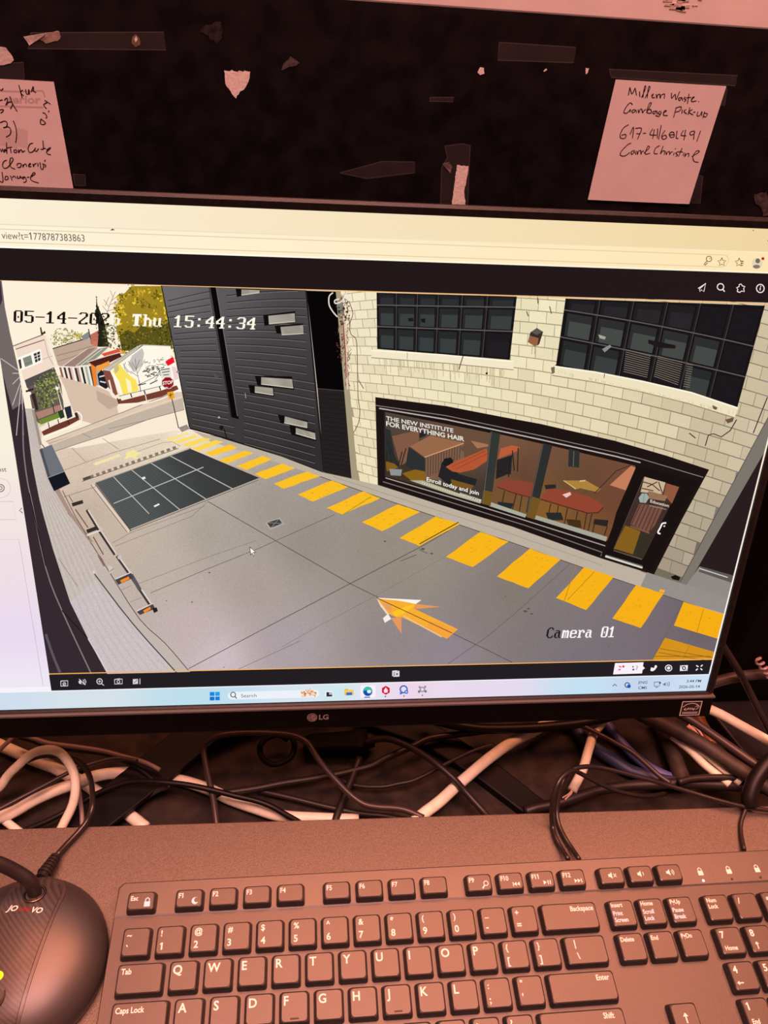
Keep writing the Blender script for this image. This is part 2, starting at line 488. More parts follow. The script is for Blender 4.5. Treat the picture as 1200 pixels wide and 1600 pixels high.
def lerp(a, b, t): return tuple(x + (y - x) * t for x, y in zip(a, b))
def bil(q, u, v):
    a = lerp(q[0], q[1], u); b = lerp(q[3], q[2], u); return lerp(a, b, v)
def idw(samples):
    def fn(x, y):
        W = 0; c = [0, 0, 0]
        for (sx, sy, col) in samples:
            w = 1.0 / ((x-sx)**2 + (y-sy)**2 + 400) ** 1.3
            W += w
            for i in range(3): c[i] += w * col[i]
        return tuple(k / W for k in c)
    return fn
def inside(p, poly):
    r = False; n = len(poly); x, y = p
    for i in range(n):
        x0, y0 = poly[i]; x1, y1 = poly[i-1]
        if (y0 > y) != (y1 > y) and x < (x1-x0)*(y-y0)/(y1-y0) + x0: r = not r
    return r

def paint_feed():
    f = Pic(); rnd = random.Random(11)
    top = lambda x: 437.5 + 0.0305 * x
    left = lambda y: 22 + (y - 700) * 0.155
    right = lambda y: 1116 + (1029 - y) * 0.262
    bot = lambda x: 1055 - 0.0235 * x
    def FQ(s, t):
        y = top(600) + (bot(600) - top(600)) * t
        x = left(y) + (right(y) - left(y)) * s
        yy = top(x) + (bot(x) - top(x)) * t
        return (left(yy) + (right(yy) - left(yy)) * s, yy)
    # ground
    gc = idw([(120,680,(228,208,188)),(200,665,(236,218,198)),(290,660,(250,236,214)),(230,690,(228,212,186)),(130,720,(214,192,172)),(150,690,(226,206,188)),(140,800,(196,176,158)),(250,880,(192,176,164)),
              (330,830,(170,160,150)),(420,790,(160,150,142)),(480,850,(150,141,134)),(400,920,(172,158,150)),(300,980,(196,178,176)),(340,1030,(208,190,196)),
              (450,1010,(172,158,164)),(600,850,(152,140,128)),(640,900,(148,138,126)),(620,1000,(146,134,136)),(760,960,(136,125,122)),(700,1030,(146,134,146)),(880,980,(128,118,118)),(800,930,(132,121,112)),
              (960,1010,(120,110,116)),(900,1025,(122,112,120)),(1050,1010,(118,106,112)),(650,880,(152,142,128)),(840,1000,(128,118,120)),(1090,985,(108,98,104))])
    f.grid(FQ, 60, 40, gc, 0.62)
    # sky
    f.poly([(-22,436),(262,444),(300,640),(200,640),(90,650),(30,650)], (255,241,217), 0.02)
    # ---- far street
    f.poly([(60,700),(92,586),(112,583),(190,615),(286,598),(300,668),(120,700)], (250,234,212), 0.08)
    f.poly([(92,587),(104,583),(170,612),(182,632),(186,652),(150,664),(122,656),(113,640),(101,606)], (216,192,170), 0.18)
    f.poly([(150,610),(186,626),(184,634),(170,640),(152,626)], (196,170,150), 0.2)
    f.poly([(70,690),(130,668),(200,640),(230,628),(283,609),(288,628),(200,655),(84,696)], (222,202,180), 0.2)
    f.poly([(74,692),(84,706),(120,694),(167,679),(233,655),(288,640),(285,622),(200,650),(130,676)], (196,180,164), 0.22)
    f.lines([[(72,690),(130,668),(200,641),(230,629),(282,610)],[(84,706),(120,694),(167,679),(233,655),(288,640)]], 1.0, (140,120,104))
    f.line([(76,696),(140,672),(222,640),(284,620)], 1.2, (246,214,178))
    f.lines([[(128,677),(142,684)],[(160,685),(185,702)],[(112,700),(134,722)],[(170,670),(235,655)]], 0.8, (150,130,115))
    f.lines([[(100,735),(130,724),(175,708),(250,686)]], 1.0, (170,148,126))
    # ---- left white building
    f.poly([(22,540),(67,523),(73,525),(78,545),(90,573),(37,594),(28,560)], (243,220,202), 0.06)
    f.poly([(70,524),(78,530),(92,572),(86,575)], (250,234,216), 0.05)
    f.lines([[(20,541),(67,523)],[(24,546),(69,531)]], 1.4, (110,85,75))
    f.line([(69,531),(75,556),(83,570)], 0.9, (190,160,145))
    f.line([(60,564),(82,556)], 0.8, (190,165,150))
    f.poly([(62,512),(64,524),(71,521),(70,517),(66,520),(64,511)], (60,45,40))
    f.poly([(26,560),(63,545),(66,566),(32,579)], (255,250,240))
    f.poly([(35,560),(48,555),(51,569),(39,574)], (132,140,128))
    f.line([(38,570),(50,565)], 0.8, (90,90,85))
    f.poly([(52,553),(62,549),(63,563),(55,567)], (52,48,52))
    f.lines([[(57,551),(59,565)],[(52.6,557.5),(62.5,553.5)],[(53.5,562),(63,558)]], 1.0, (240,232,222))
    f.poly([(28,563),(32,561),(34,575),(31,577)], (60,56,60))
    # storefront below
    f.poly([(38,594),(84,574),(95,600),(100,640),(60,662),(52,650),(45,612)], (104,92,84), 0.3)
    f.poly([(38,594),(84,574),(87,580),(42,607)], (84,78,76), 0.2)
    f.line([(40,612),(52,608)], 3.0, (44,38,36)); f.disc(46, 615, 2.6, (246,240,228))
    f.poly([(48,616),(54,614),(60,640),(56,642)], (52,40,38))
    f.poly([(55,645),(95,632),(98,640),(60,655)], (176,130,116), 0.3)
    # grass, planter, fence of the left corner
    f.poly([(60,657),(92,645),(95,652),(63,664)], (112,138,52), 0.5)
    f.poly([(64,673),(96,660),(122,650),(124,656),(104,667),(68,681)], (112,58,46), 0.4)
    f.poly([(62,668),(92,655),(94,660),(64,675)], (246,232,216)); f.lines([[(75,660),(77,669)],[(90,655),(92,663)],[(106,658),(108,664)]], 1.4, (50,36,32))
    f.line([(68,684),(100,671),(120,664),(127,657),(126,648),(119,643)], 2.2, (255,246,230), sub=3)
    # left street tree
    leaves(f, rnd, [(52,598),(66,586),(82,576),(92,590),(95,606),(90,622),(80,634),(64,640),(58,622)], 330, [(74,96,34),(104,128,48),(52,66,26),(150,166,76),(44,52,26),(176,184,104)], 3.4)
    f.line([(82,632),(85,646)], 1.6, (70,54,40))
    f.lines([[(87,603),(99,648)],[(91,600),(103,640)]], 1.1, (236,226,210)); f.disc(89, 607, 2.6, (250,244,232))
    f.poly([(100,637),(110,634),(113,651),(105,655)], (38,42,58)); f.poly([(90,643),(98,640),(101,652),(94,655)], (46,60,44))
    f.poly([(116,646),(120,644),(123,652),(119,655)], (60,40,36))
    # ---- houses behind
    leaves(f, rnd, [(78,528),(84,516),(98,512),(112,516),(124,520),(128,530),(110,540),(84,546)], 190, [(150,150,84),(176,172,104),(122,124,58),(200,196,140)], 3.2)
    leaves(f, rnd, [(112,524),(128,518),(130,524),(118,532)], 30, [(206,186,60),(180,160,48)], 3)
    f.poly([(82,545),(138,528),(152,541),(152,566),(96,577),(90,570)], (192,166,146), 0.25)
    f.line([(82,545),(138,528)], 1.6, (60,46,42))
    f.lines([[(88,556),(130,545),(146,540)],[(90,565),(118,556),(140,546)]], 0.9, (140,116,100))
    f.poly([(126,526),(138,518),(140,528),(130,531)], (136,138,142)); f.poly([(139,524),(154,516),(158,532),(158,542),(142,538)], (186,112,92), 0.35)
    f.line([(138,514),(141,530)], 1.6, (70,54,50)); f.poly([(144,534),(158,532),(159,541),(146,541)], (206,120,98), 0.3)
    f.poly([(98,572),(134,546),(150,543),(118,573)], (160,128,118), 0.3); f.poly([(118,572),(154,545),(170,542),(140,570)], (148,148,132), 0.3)
    f.lines([[(98,572),(136,545)],[(118,572),(152,546)],[(126,571),(160,545)],[(138,570),(170,545)]], 1.0, (232,222,206))
    f.poly([(158,553),(188,544),(194,551),(166,560)], (222,84,62), 0.3)
    f.poly([(138,566),(186,551),(190,557),(150,578),(146,572)], (84,34,28), 0.3); f.line([(136,566),(168,556),(190,550)], 1.4, (226,214,196))
    # garage row
    bars = []
    cols = [(150,96,92),(244,232,220),(78,48,46),(240,226,212),(90,60,58),(232,200,190),(250,240,228),(60,46,42),(196,150,140),(244,236,224),(40,32,32),(236,232,214),(168,176,150),(236,236,226),(58,52,48)]
    n = len(cols)
    for k in range(n):
        a, b = k / n, (k + 1) / n
        t0 = lerp((92,574),(142,572), a); t1 = lerp((92,574),(142,572), b); b0 = lerp((96,589),(149,604), a); b1 = lerp((96,589),(149,604), b)
        bars.append(([t0, t1, b1, b0], cols[k]))
    f.polys(bars, 0.15)
    f.line([(92,573),(118,574),(142,571)], 2.0, (238,228,212))
    f.poly([(141,568),(150,574),(152,602),(147,604)], (238,132,44)); f.poly([(150,572),(156,570),(158,600),(152,603)], (150,176,190)); f.poly([(150,573),(170,564),(172,570),(153,582)], (246,160,60), 0.2)
    f.poly([(152,585),(158,578),(166,584),(170,604),(165,608),(155,602)], (34,32,36)); f.lines([[(155,589),(163,587)],[(156,596),(165,598)]], 2.0, (222,222,224))
    f.poly([(160,577),(173,578),(184,616),(180,618),(168,604)], (136,78,66), 0.5); f.line([(170,594),(176,618)], 2.4, (246,238,226))
    # ---- trees
    f.poly([(150,462),(152,476),(156,486),(162,500),(166,520),(170,542),(152,542),(154,520),(152,500),(147,492),(150,482)], (38,36,26), 0.3)
    leaves(f, rnd, [(150,462),(154,480),(166,500),(172,540),(152,542),(148,490)], 60, [(30,30,22),(54,52,38)], 3)
    f.lines([[(166,492),(172,474),(180,456)],[(170,480),(162,468)],[(174,470),(184,462)],[(172,476),(188,470)],[(168,488),(160,478)],[(176,464),(172,454)],[(178,500),(182,478),(190,462)],[(168,486),(182,482)],[(164,478),(170,464)]], 0.8, (152,122,110))
    leaves(f, rnd, [(160,508),(182,505),(190,545),(160,545)], 110, [(74,80,40),(52,56,30),(110,112,64)], 3.5)
    ty = [(205,447),(258,447),(262,500),(270,545),(225,545),(195,548),(182,520),(180,490),(188,465)]
    f.poly(ty, (160,134,34), 0.9)
    for q in range(60):
        a_ = rnd.choice(ty); b_ = rnd.choice(ty); t_ = rnd.random(); x_, y_ = lerp(a_, b_, t_)
        leaves(f, rnd, [(x_-7,y_-2),(x_,y_-7),(x_+7,y_-2),(x_+6,y_+5),(x_-5,y_+6)], 9, rnd.choice([[(222,186,48),(240,208,70)],[(196,160,36),(214,178,44)],[(120,104,26),(96,84,22)],[(168,140,34),(230,196,60)]]), 4.4)
    f.poly([(186,525),(198,516),(210,520),(222,508),(236,514),(246,500),(256,508),(264,504),(270,545),(190,548)], (92,84,28), 1.2)
    leaves(f, rnd, [(186,515),(230,500),(262,500),(270,545),(190,548)], 240, [(84,80,24),(62,60,22),(120,106,34),(150,130,44),(46,44,20)], 3.6)
    # ---- mural building
    f.poly([(160,578),(214,541),(223,538),(190,566),(172,580)], (206,200,184), 0.25)
    f.lines([[(166,576),(214,543)],[(170,578),(222,541)],[(162,576),(208,545)]], 0.8, (150,140,126))
    f.poly([(172,580),(223,540),(266,541),(272,562),(282,604),(284,612),(190,620),(183,604)], (255,248,232), 0.05)
    f.line([(223,539),(267,541)], 1.4, (206,196,180))
    f.poly([(222,544),(225,552),(222,570),(210,582),(200,570),(206,556)], (198,194,188), 0.2)
    f.poly([(176,580),(186,567),(193,577),(204,588),(212,593),(217,610),(192,617),(186,596)], (250,226,92), 0.12)
    f.poly([(196,590),(204,596),(206,612),(200,613)], (255,244,200)); f.poly([(177,572),(184,568),(186,578),(180,584)], (206,190,130), 0.4)
    sc = []
    for k in range(46):
        x = rnd.uniform(222, 254); y = 584 - (x-222)*0.12 + rnd.uniform(-7, 6); a = rnd.uniform(2, 5); b = rnd.uniform(-2.2, 1.2)
        sc.append([(x, y), (x + a*.5, y + b), (x + a, y + rnd.uniform(-2, 1))])
    f.lines(sc, 1.3, (62,56,54))
    sc = []
    for k in range(40):
        x = rnd.uniform(224, 268); y = 572 - (x-224)*0.18 + rnd.uniform(-8, 7); a = rnd.uniform(2, 6)
        sc.append([(x, y), (x + a*.5, y + rnd.uniform(-2, 2)), (x + a, y + rnd.uniform(-2, 1))])
    f.lines(sc, 0.9, (128,122,118))
    f.lines([[(196,566),(194,574),(200,582)],[(200,564),(206,572),(208,580)],[(192,568),(198,577),(206,584)]], 1.0, (150,144,140), sub=3)
    f.lines([[(215,602),(240,590),(252,578)],[(242,594),(250,582)]], 0.9, (96,88,84)); f.lines([[(216,602),(228,599)],[(234,600),(246,594)]], 1.6, (70,64,60))
    f.poly([(258,565),(270,557),(273,566),(262,572)], (234,28,44)); f.poly([(268,572),(275,574),(279,592),(272,594)], (244,206,214))
    f.line([(217,594),(221,620)], 1.2, (90,76,66)); f.lines([[(217,594),(213,578),(206,566)],[(213,578),(211,560)],[(214,584),(222,570),(226,562)],[(213,576),(218,562)],[(215,588),(204,580)]], 0.8, (120,106,96))
    f.poly([(250,576),(266,574),(268,589),(252,591)], (228,228,216)); f.lines([[(251,578),(265,576)],[(253,582),(265,580)],[(255,586),(264,585)]], 1.4, (92,92,86))
    # right planter + fence
    f.poly([(183,624),(215,618),(252,610),(276,602),(279,608),(252,620),(215,629),(186,631)], (118,62,46), 0.4)
    f.poly([(187,620),(250,605),(252,610),(190,626)], (250,238,222)); f.lines([[(186,619),(252,603)]], 1.0, (120,96,84))
    f.lines([[(204,615),(206,621)],[(225,610),(227,616)],[(249,604),(251,610)],[(183,622),(186,631)]], 1.8, (54,40,36)); f.line([(227,617),(229,626)], 1.2, (250,240,228))
    f.line([(184,633),(215,632),(250,624),(280,609)], 1.6, (255,244,226), sub=3)
    # stop sign and sign post
    f.line([(266,612),(279,669)], 1.4, (66,56,50))
    oc = [(262 + 10.6*math.cos(math.pi/8 + k*math.pi/4), 598 + 10.2*math.sin(math.pi/8 + k*math.pi/4)) for k in range(8)]
    f.poly(oc, (236,214,206)); f.poly([(262 + (x-262)*.9, 598 + (y-598)*.9) for x, y in oc], (150,20,28))
    f.text('STOP', (254,601.5), (270,599.5), 5.6, (255,244,238), 0.02, (0.08,-1))
    f.lines([[(256,606),(262,605)]], 1.2, (240,225,220))
    f.poly([(261,613),(271,611),(273,622),(264,624)], (236,170,44)); f.lines([[(266,614),(267,621)],[(264,618),(270,616)]], 1.2, (90,64,20))
    f.poly([(279,668),(292,663),(296,670),(284,675)], (150,140,128), 0.4)

    # ---- dark clad building
    ql = [(252,446),(478,453),(506,737),(296,668)]
    f.grid(lambda s, t: bil(ql, s, t), 10, 12, idw([(262,455,(112,108,108)),(300,480,(104,101,102)),(350,470,(92,88,90)),(470,470,(74,70,72)),(280,560,(86,83,84)),(320,620,(72,68,68)),(430,560,(70,66,68)),(480,600,(60,56,58)),(400,660,(58,53,54)),(320,660,(62,56,56)),(480,700,(48,43,44))]), 0.22)
    def clad(x, y0):
        dx = x - 255
        t = (y0 - 455) / 210.0
        m_ = -0.34 + 0.56 * min(1, t) ** 0.85 if t > 0 else -0.34 + 0.56 * t * 0.6
        c_ = 6.0e-4 - 4.2e-4 * t
        return y0 + m_ * dx + c_ * dx * dx
    L1 = []
    for k in range(-6, 27):
        y0 = 455 + k * 8.6
        for (xa, xb) in ((253, 366), (340, 506)):
            pts = []
            for i in range(13):
                x = xa + (xb - xa) * i / 12; y = clad(x, y0)
                if y < top(x) - 1: pts = []; continue
                xl = 252 + (y - 446) * 0.198; xg = 334 + (y - 449) * 0.166; xr = 478 + (y - 453) * 0.0986
                yb_ = 668 + (x - 296) * 0.328
                if y > yb_: continue
                if xa == 253 and (x < xl or x > xg - 4): continue
                if xa == 340 and (x < xg + 5 or x > xr): continue
                pts.append((x, y))
            if len(pts) > 1: L1.append(pts)
    f.lines(L1, 1.05, (40,36,37))
    f.lines([[(x, y + 1.7) for x, y in p] for p in L1], 0.8, (116,111,112))
    f.poly([(328,448),(337,448),(373,655),(362,652)], (10,8,9)); f.lines([[(337.5,449),(371,650)]], 1.0, (120,114,112)); f.line([(326.5,449),(361,652)], 1.2, (36,32,33))
    f.lines([[(252,446),(296,668)]], 1.6, (26,22,22)); f.lines([[(478,454),(506,737)]], 2.4, (30,26,27))
    # slot windows
    wins = [([(368,451),(406,452),(407,456),(370,464)], [(377,452),(406,453),(405,457),(377,461)]),
            ([(411,492),(461,486),(462,503),(413,509)], [(419,493),(460,489),(461,502),(420,506)]),
            ([(429,509),(473,505),(474,523),(432,521)], [(438,510.5),(473,507.5),(474,521),(440,523)]),
            ([(398,587),(456,588),(460,609),(402,602)], [(408,589),(456,592),(458,606),(408,600)]),
            ([(388,601),(427,605),(428.5,619.5),(391,614)], [(398,603),(426,606),(427,617),(398,612.5)]),
            ([(434,647.5),(481,657),(481,670),(438,661)], [(445,650),(480,659),(480,668),(444,660.5)]),
            ([(452,664),(492,674),(494,689),(455,679)], [(462,668),(492,676),(493,686),(462,677)])]
    for a, b in wins:
        f.poly(a, (16,13,13)); f.grid(lambda s, t: bil(b, s, t), 4, 1, lambda x, y: lerp((176,170,156), (148,142,130), ((x*7) % 10)/10), 0.12)
        f.line([b[3], b[2]], 1.3, (212,204,188)); f.line([b[0], b[1]], 0.8, (60,54,52))
    f.lines([[(335,584),(337,592)],[(337,588),(342,588)]], 1.4, (96,92,92)); f.disc(346, 668, 3.4, (26,22,22)); f.line([(350,670),(354,684)], 1.6, (24,20,20)); f.disc(342, 652, 1.6, (190,180,170))
    f.lines([[(383,614),(384,622)]], 1.0, (170,160,150)); f.disc(277.5, 581, 2.0, (150,146,146))
    f.lines([[(296,669),(330,678),(352,685),(400,700),(460,721),(505,738)]], 2.2, (26,20,18))
    # gap between the buildings, lower door
    f.poly([(479,454),(534,456),(545,612),(496,608)], (7,5,6)); f.poly([(496,607),(544,611),(553,748),(506,738)], (38,32,33), 0.2)
    f.lines([[(496+i*.6, 607+i*7.2),(543+i*.55, 611+i*7.4)] for i in range(1, 18)], 0.7, (26,21,22)); f.line([(496,607),(544,611)], 1.4, (70,62,60))
    f.poly([(542,611),(548,612),(561,748),(552,748)], (22,9,9))

    # ---- brick building
    wall = [(526,440),(1250,460),(1240,560),(1226,640),(1196,690),(1130,795),(1064,908),(1018,893),(940,874),(800,826),(700,794),(590,759),(550,750),(540,650),(530,560)]
    f.grid(lambda s, t: bil([(524,450),(1240,470),(1066,916),(550,758)], s, t), 14, 10, idw([(580,500,(172,160,130)),(840,560,(160,148,116)),(700,600,(168,156,124)),(1080,700,(136,124,102)),(1080,850,(116,106,90)),(1180,600,(138,128,106))]), 0.25)
    def Wm(s, y0):
        L_ = 0.13 - (s - 565) * 0.00075
        x = s + L_ * (y0 - 458); dx = x - 590
        a = 0.0252 + 0.00130 * (y0 - 547); b = 2.37e-4 - 0.0071e-4 * (y0 - 547)
        return (x, y0 + a * dx + b * dx * dx)
    bc = idw([(570,480,(240,228,196)),(700,580,(238,226,190)),(840,520,(238,226,188)),(900,620,(232,218,182)),(1020,680,(222,206,172)),(1120,700,(204,188,158)),(1170,560,(208,194,162)),(1090,830,(178,164,140)),(1050,890,(168,154,134)),(575,680,(238,222,186))])
    br = []
    y0 = 395.0; row = 0
    while y0 < 800:
        s_ = 470.0 - (row % 2) * 10
        while s_ < 1260:
            ln = 20 + max(0, s_ - 565) * 0.030
            j = rnd.uniform(-0.3, 0.3)
            q = [Wm(s_ + 0.5, y0 + 0.5), Wm(s_ + ln - 0.4, y0 + 0.5), Wm(s_ + ln - 0.4 + j, y0 + 13.95), Wm(s_ + 0.5 + j, y0 + 13.95)]
            q = [(max(X_, 532 + (Y_ - 455) * 0.092), Y_) for X_, Y_ in q]
            cx = sum(p[0] for p in q) / 4; cy = sum(p[1] for p in q) / 4
            if inside((cx, cy), wall) and q[1][0] > 534 + (cy - 455) * 0.092:
                d = rnd.uniform(-7, 7)
                c0 = tuple(max(0, min(255, k + d)) for k in bc(cx, cy))
                br.append((q, c0))
            s_ += ln
        y0 += 14.6; row += 1
    f.polys(br, 0.3)
    # soft stains and cracks
    f.lines([[Wm(s, 560), Wm(s + rnd.uniform(-1, 1), 566 + rnd.uniform(2, 18))] for s in [rnd.uniform(585, 800) for _ in range(46)]], 0.9, (196,180,142))
    f.lines([[(1150,655),(1140,672),(1126,682),(1114,677),(1106,679),(1101,696)],[(1198,620),(1186,650),(1176,676)],[(1076,676),(1086,684)]], 1.6, (44,34,30))
    f.poly([(1132,655),(1146,651),(1144,658),(1136,661)], (110,84,60), 0.4)
    f.lines([[(839,457),(840,474)],[(822,486),(825,494)],[(858,478),(861,490)]], 1.4, (70,58,48)); f.disc(760, 583, 1.8, (46,38,32)); f.lines([[(560,594),(568,607)]], 1.2, (90,76,60))

    # ---- upper windows
    def window(q, us, vL, vR, pane):
        f.poly(q, (24,20,22))
        nr = len(vL) - 1
        cells = []; cells2 = []
        for r in range(nr):
            for k in range(len(us) - 1):
                def pt(u, t):
                    va = vL[r] + (vL[r+1] - vL[r]) * t; vb = vR[r] + (vR[r+1] - vR[r]) * t
                    return bil(q, u, va + (vb - va) * u)
                a, b = us[k], us[k+1]; w = b - a
                lo = pane(r, k)
                cells.append(([pt(a + w*.12, .10), pt(b - w*.09, .10), pt(b - w*.09, .93), pt(a + w*.12, .93)], lerp((26,23,26), lo, 0.45)))
                if lo[0] > 30:
                    cells2.append(([pt(a + w*.22, .38), pt(b - w*.09, .38), pt(b - w*.09, .93), pt(a + w*.22, .93)], lo))
        f.polys(cells, 0.2); f.polys(cells2, 0.25)
        for k in range(1, len(us) - 1): f.line([bil(q, us[k], 0), bil(q, us[k], 1)], 2.6, (34,29,30)); f.line([bil(q, us[k] + .008, 0), bil(q, us[k] + .008, 1)], 0.8, (84,78,78))
        for r in range(1, nr):
            f.line([bil(q, u / 8, vL[r] + (vR[r] - vL[r]) * u / 8) for u in range(9)], 1.8, (98,90,88))
    wl = [(588,457),(807,463),(796,562),(589,545)]
    window(wl, [0,.135,.285,.435,.605,.785,1], [0,.22,.60,1], [0,.17,.55,1], lambda r, k: (34,30,34) if (r == 2 and k == 5) else [(46,47,50),(58,64,63),(56,62,61)][r])
    f.polys([([(637,497),(645,496),(646,502),(638,502)], (28,26,28)), ([(657,498),(664,497),(664,504),(658,503)], (26,24,26))])
    wr = [(883,466),(1194,477),(1151,636),(868,571)]
    window(wr, [0,.165,.335,.505,.67,.835,1], [0,.17,.57,1], [0,.40,.70,1], lambda r, k: [(40,38,40),(70,74,70),(58,63,61)][r] if (r, k) not in ((0,4),(0,5),(1,5),(2,2),(2,3),(2,5)) else (30,25,28))
    bl = []
    for k in range(11):
        t = k / 11
        bl.append([lerp((977,546),(973,583), t), lerp((1016,556),(1010,592), t)])
        bl.append([lerp((1027,556),(1020,590), t), lerp((1066,566),(1058,604), t)])
        bl.append([lerp((1072,568),(1066,606), t), lerp((1082,570),(1076,608), t)])
    f.lines(bl, 1.2, (120,110,98))
    f.poly([(1012,530),(1055,539),(1054,544),(1030,543),(1012,536)], (30,24,24)); f.poly([(934,522),(946,526),(944,530),(936,528)], (170,166,150)); f.poly([(940,545),(952,538),(955,541),(944,550)], (140,140,132))
    f.lines([[(866,573),(868,569)]], 1, (20,16,16))
    # sills
    f.poly([(580,546),(690,553),(801,563.5),(802,577),(700,567),(580,558)], (243,232,202), 0.12); f.line([(580,547),(690,554),(801,564.5)], 1.8, (255,248,224)); f.line([(580,558.5),(700,567.5),(802,577.5)], 1.3, (150,132,100))
    f.lines([[(723,556),(718,572),(717,577)]], 1.5, (84,70,58), sub=3); f.line([(636,550),(636,561)], 0.9, (170,150,118))
    f.poly([(861,572),(866,571),(930,580),(1002,594),(1080,612),(1153,636),(1147,651),(1075,629),(1002,611),(930,596),(862,585)], (238,226,192), 0.16); f.line([(866,572),(930,581),(1002,595),(1080,613),(1152,637)], 2.2, (255,248,224)); f.line([(862,586),(930,597),(1002,612),(1075,630),(1146,652)], 1.4, (150,130,98))
    f.lines([[lerp((868,577),(1146,642), t), (lerp((868,577),(1146,642), t)[0]-0.6, lerp((868,577),(1146,642), t)[1] + rnd.uniform(3, 8))] for t in [rnd.random() for _ in range(60)]], 0.7, (206,190,150)); f.poly([(860,574),(866,572),(866,582),(862,584)], (120,104,80)); f.poly([(1112,632),(1120,636),(1118,640),(1113,638)], (110,90,66))
    f.lines([[(944,583),(943,590)]], 1.2, (110,90,70))
    # wall lamp
    f.poly([(828,519),(838,512),(848,518),(842,537),(835,541),(824,534)], (58,46,42)); f.poly([(827,524),(841,528),(839,539),(835,541),(824,534)], (150,96,66)); f.poly([(829,518),(838,513),(847,518),(838,523)], (92,86,84)); f.poly([(841,528),(846,523),(842,537),(839,540)], (60,44,38)); f.lines([[(831,541),(830,553)],[(835,541),(835,553)]], 0.8, (150,134,108))
    # creeper and cables at the corner
    v_ = []
    for k in range(90):
        y = rnd.uniform(457, 600); x = 534 + (y - 457) * 0.06 + rnd.gauss(0, 4 if y < 560 else 2)
        v_.append([(x, y), (x + rnd.uniform(-4, 4), y + rnd.uniform(2, 6)), (x + rnd.uniform(-4, 4), y + rnd.uniform(5, 11))])
    f.lines(v_[:55], 1.0, (104,44,40)); f.lines(v_[55:], 0.8, (150,92,84))
    f.line([(538,500),(540,540),(541,580),(543,608)], 3.0, (226,196,170)); f.line([(536,505),(539,545),(541,590)], 1.4, (130,48,46))
    f.line([(545,470),(551,490),(546,506),(548,522),(556,530),(558,560),(559,618),(562,640),(560,660),(552,676)], 1.1, (92,70,52), sub=3)
    f.line([(520,457),(514,463),(514,476),(520,487),(527,495)], 2.0, (232,218,206), sub=3); f.line([(541,458),(534,470),(524,474),(523,469),(530,467)], 2.0, (240,230,220), sub=3); f.poly([(526,475),(536,474),(537,491),(528,492)], (128,128,122), 0.2)
    leaves(f, rnd, [(528,480),(545,470),(546,505),(530,508)], 60, [(60,40,34),(120,70,60),(34,26,22)], 3); leaves(f, rnd, [(522,515),(536,515),(538,560),(528,562)], 40, [(40,22,20),(110,62,56)], 2.4)

    # ---- shopfront
    tp = [(586,620),(697,634),(780,650),(843,661.5),(960,688),(1040,711),(1107,733)]
    f.poly(tp + [(1064,812),(1021,897),(940,872),(800,823),(700,792),(590,758)], (30,20,20), 0.1)
    f.line([(587,633),(697,649),(843,680),(960,706),(1000,716),(1098,745)], 1.2, (140,130,124)); f.line([(592,637.5),(697,655),(843,686),(960,712),(1000,722)], 2.0, (186,176,168))
    def pane(q, col): f.grid(lambda s, t: bil(q, s, t), 4, 4, col, 0.16)
    p1 = [(601,643),(766,676),(753,785),(602,744)]
    pane(p1, idw([(620,660,(78,68,60)),(740,690,(112,82,62)),(620,735,(60,46,34)),(740,770,(62,52,46)),(690,680,(104,78,62))]))
    f.poly([(612,681),(655,671),(654,692),(638,699),(634,722),(625,728)], (128,88,68), 0.1); f.poly([(654,672),(668,676),(664,681),(655,684)], (38,38,40))
    f.poly([(600,668),(610,672),(616,712),(624,728),(602,722)], (44,46,44), 0.4); f.lines([[(606,690),(612,724)],[(610,700),(622,728)],[(628,705),(622,728)],[(604,705),(604,725)],[(634,700),(626,728)]], 1.6, (34,38,36))
    f.poly([(640,697),(672,680),(724,691),(663,714)], (152,104,74), 0.08); f.line([(663,714),(724,692)], 1.6, (206,156,116)); f.poly([(638,698),(663,715),(664,746),(634,728)], (44,48,48), 0.1)
    f.poly([(664,715),(724,693),(725,716),(704,736),(688,750),(664,747)], (124,92,72), 0.1); f.lines([[(664+i*4.2, 714.5-i*1.5),(664+i*4.1, 745-i*1.4 if i < 6 else 742-i*2.0)] for i in range(14)], 1.0, (74,52,42))
    f.poly([(735,688),(763,694),(762,697),(745,700)], (164,116,84)); f.poly([(718,700),(735,688),(745,700),(730,712)], (104,76,60))
    f.poly([(690,722),(697,715),(708,717),(706,728),(716,740),(745,748),(742,758),(700,756),(684,744)], (36,36,40), 0.1); f.poly([(690,724),(694,716),(704,714),(708,722),(700,732)], (30,28,30))
    f.poly([(696,729),(708,722),(760,700),(763,718),(740,733),(718,738),(706,736)], (180,86,52), 0.12); f.lines([[(712,732),(762,708)],[(706,728),(758,704)]], 1.0, (150,64,38))
    f.poly([(628,739),(648,733),(664,736),(665,752),(642,750)], (134,98,28), 0.15); f.poly([(602,720),(616,724),(622,730),(604,736)], (130,92,30), 0.2); f.poly([(608,732),(628,733),(626,743),(610,742)], (140,148,146)); f.poly([(704,748),(740,758),(736,764),(706,758)], (120,86,34), 0.2)
    f.poly([(640,750),(660,750),(752,783),(750,786),(700,771)], (178,178,150), 0.2)
    pane([(781,678),(847,693),(822,806),(766,788)], idw([(800,690,(122,88,68)),(840,700,(112,78,58)),(790,770,(120,80,48)),(815,795,(126,92,50)),(820,740,(92,64,50))]))
    f.poly([(782,700),(800,695),(812,698),(808,704),(778,716)], (186,92,58)); f.poly([(776,718),(800,710),(798,738),(774,748)], (40,36,38), 0.2); f.lines([[(800,703),(803,735)],[(809,699),(808,736)],[(776,735),(798,740)],[(796,715),(794,745)]], 1.6, (34,28,28))
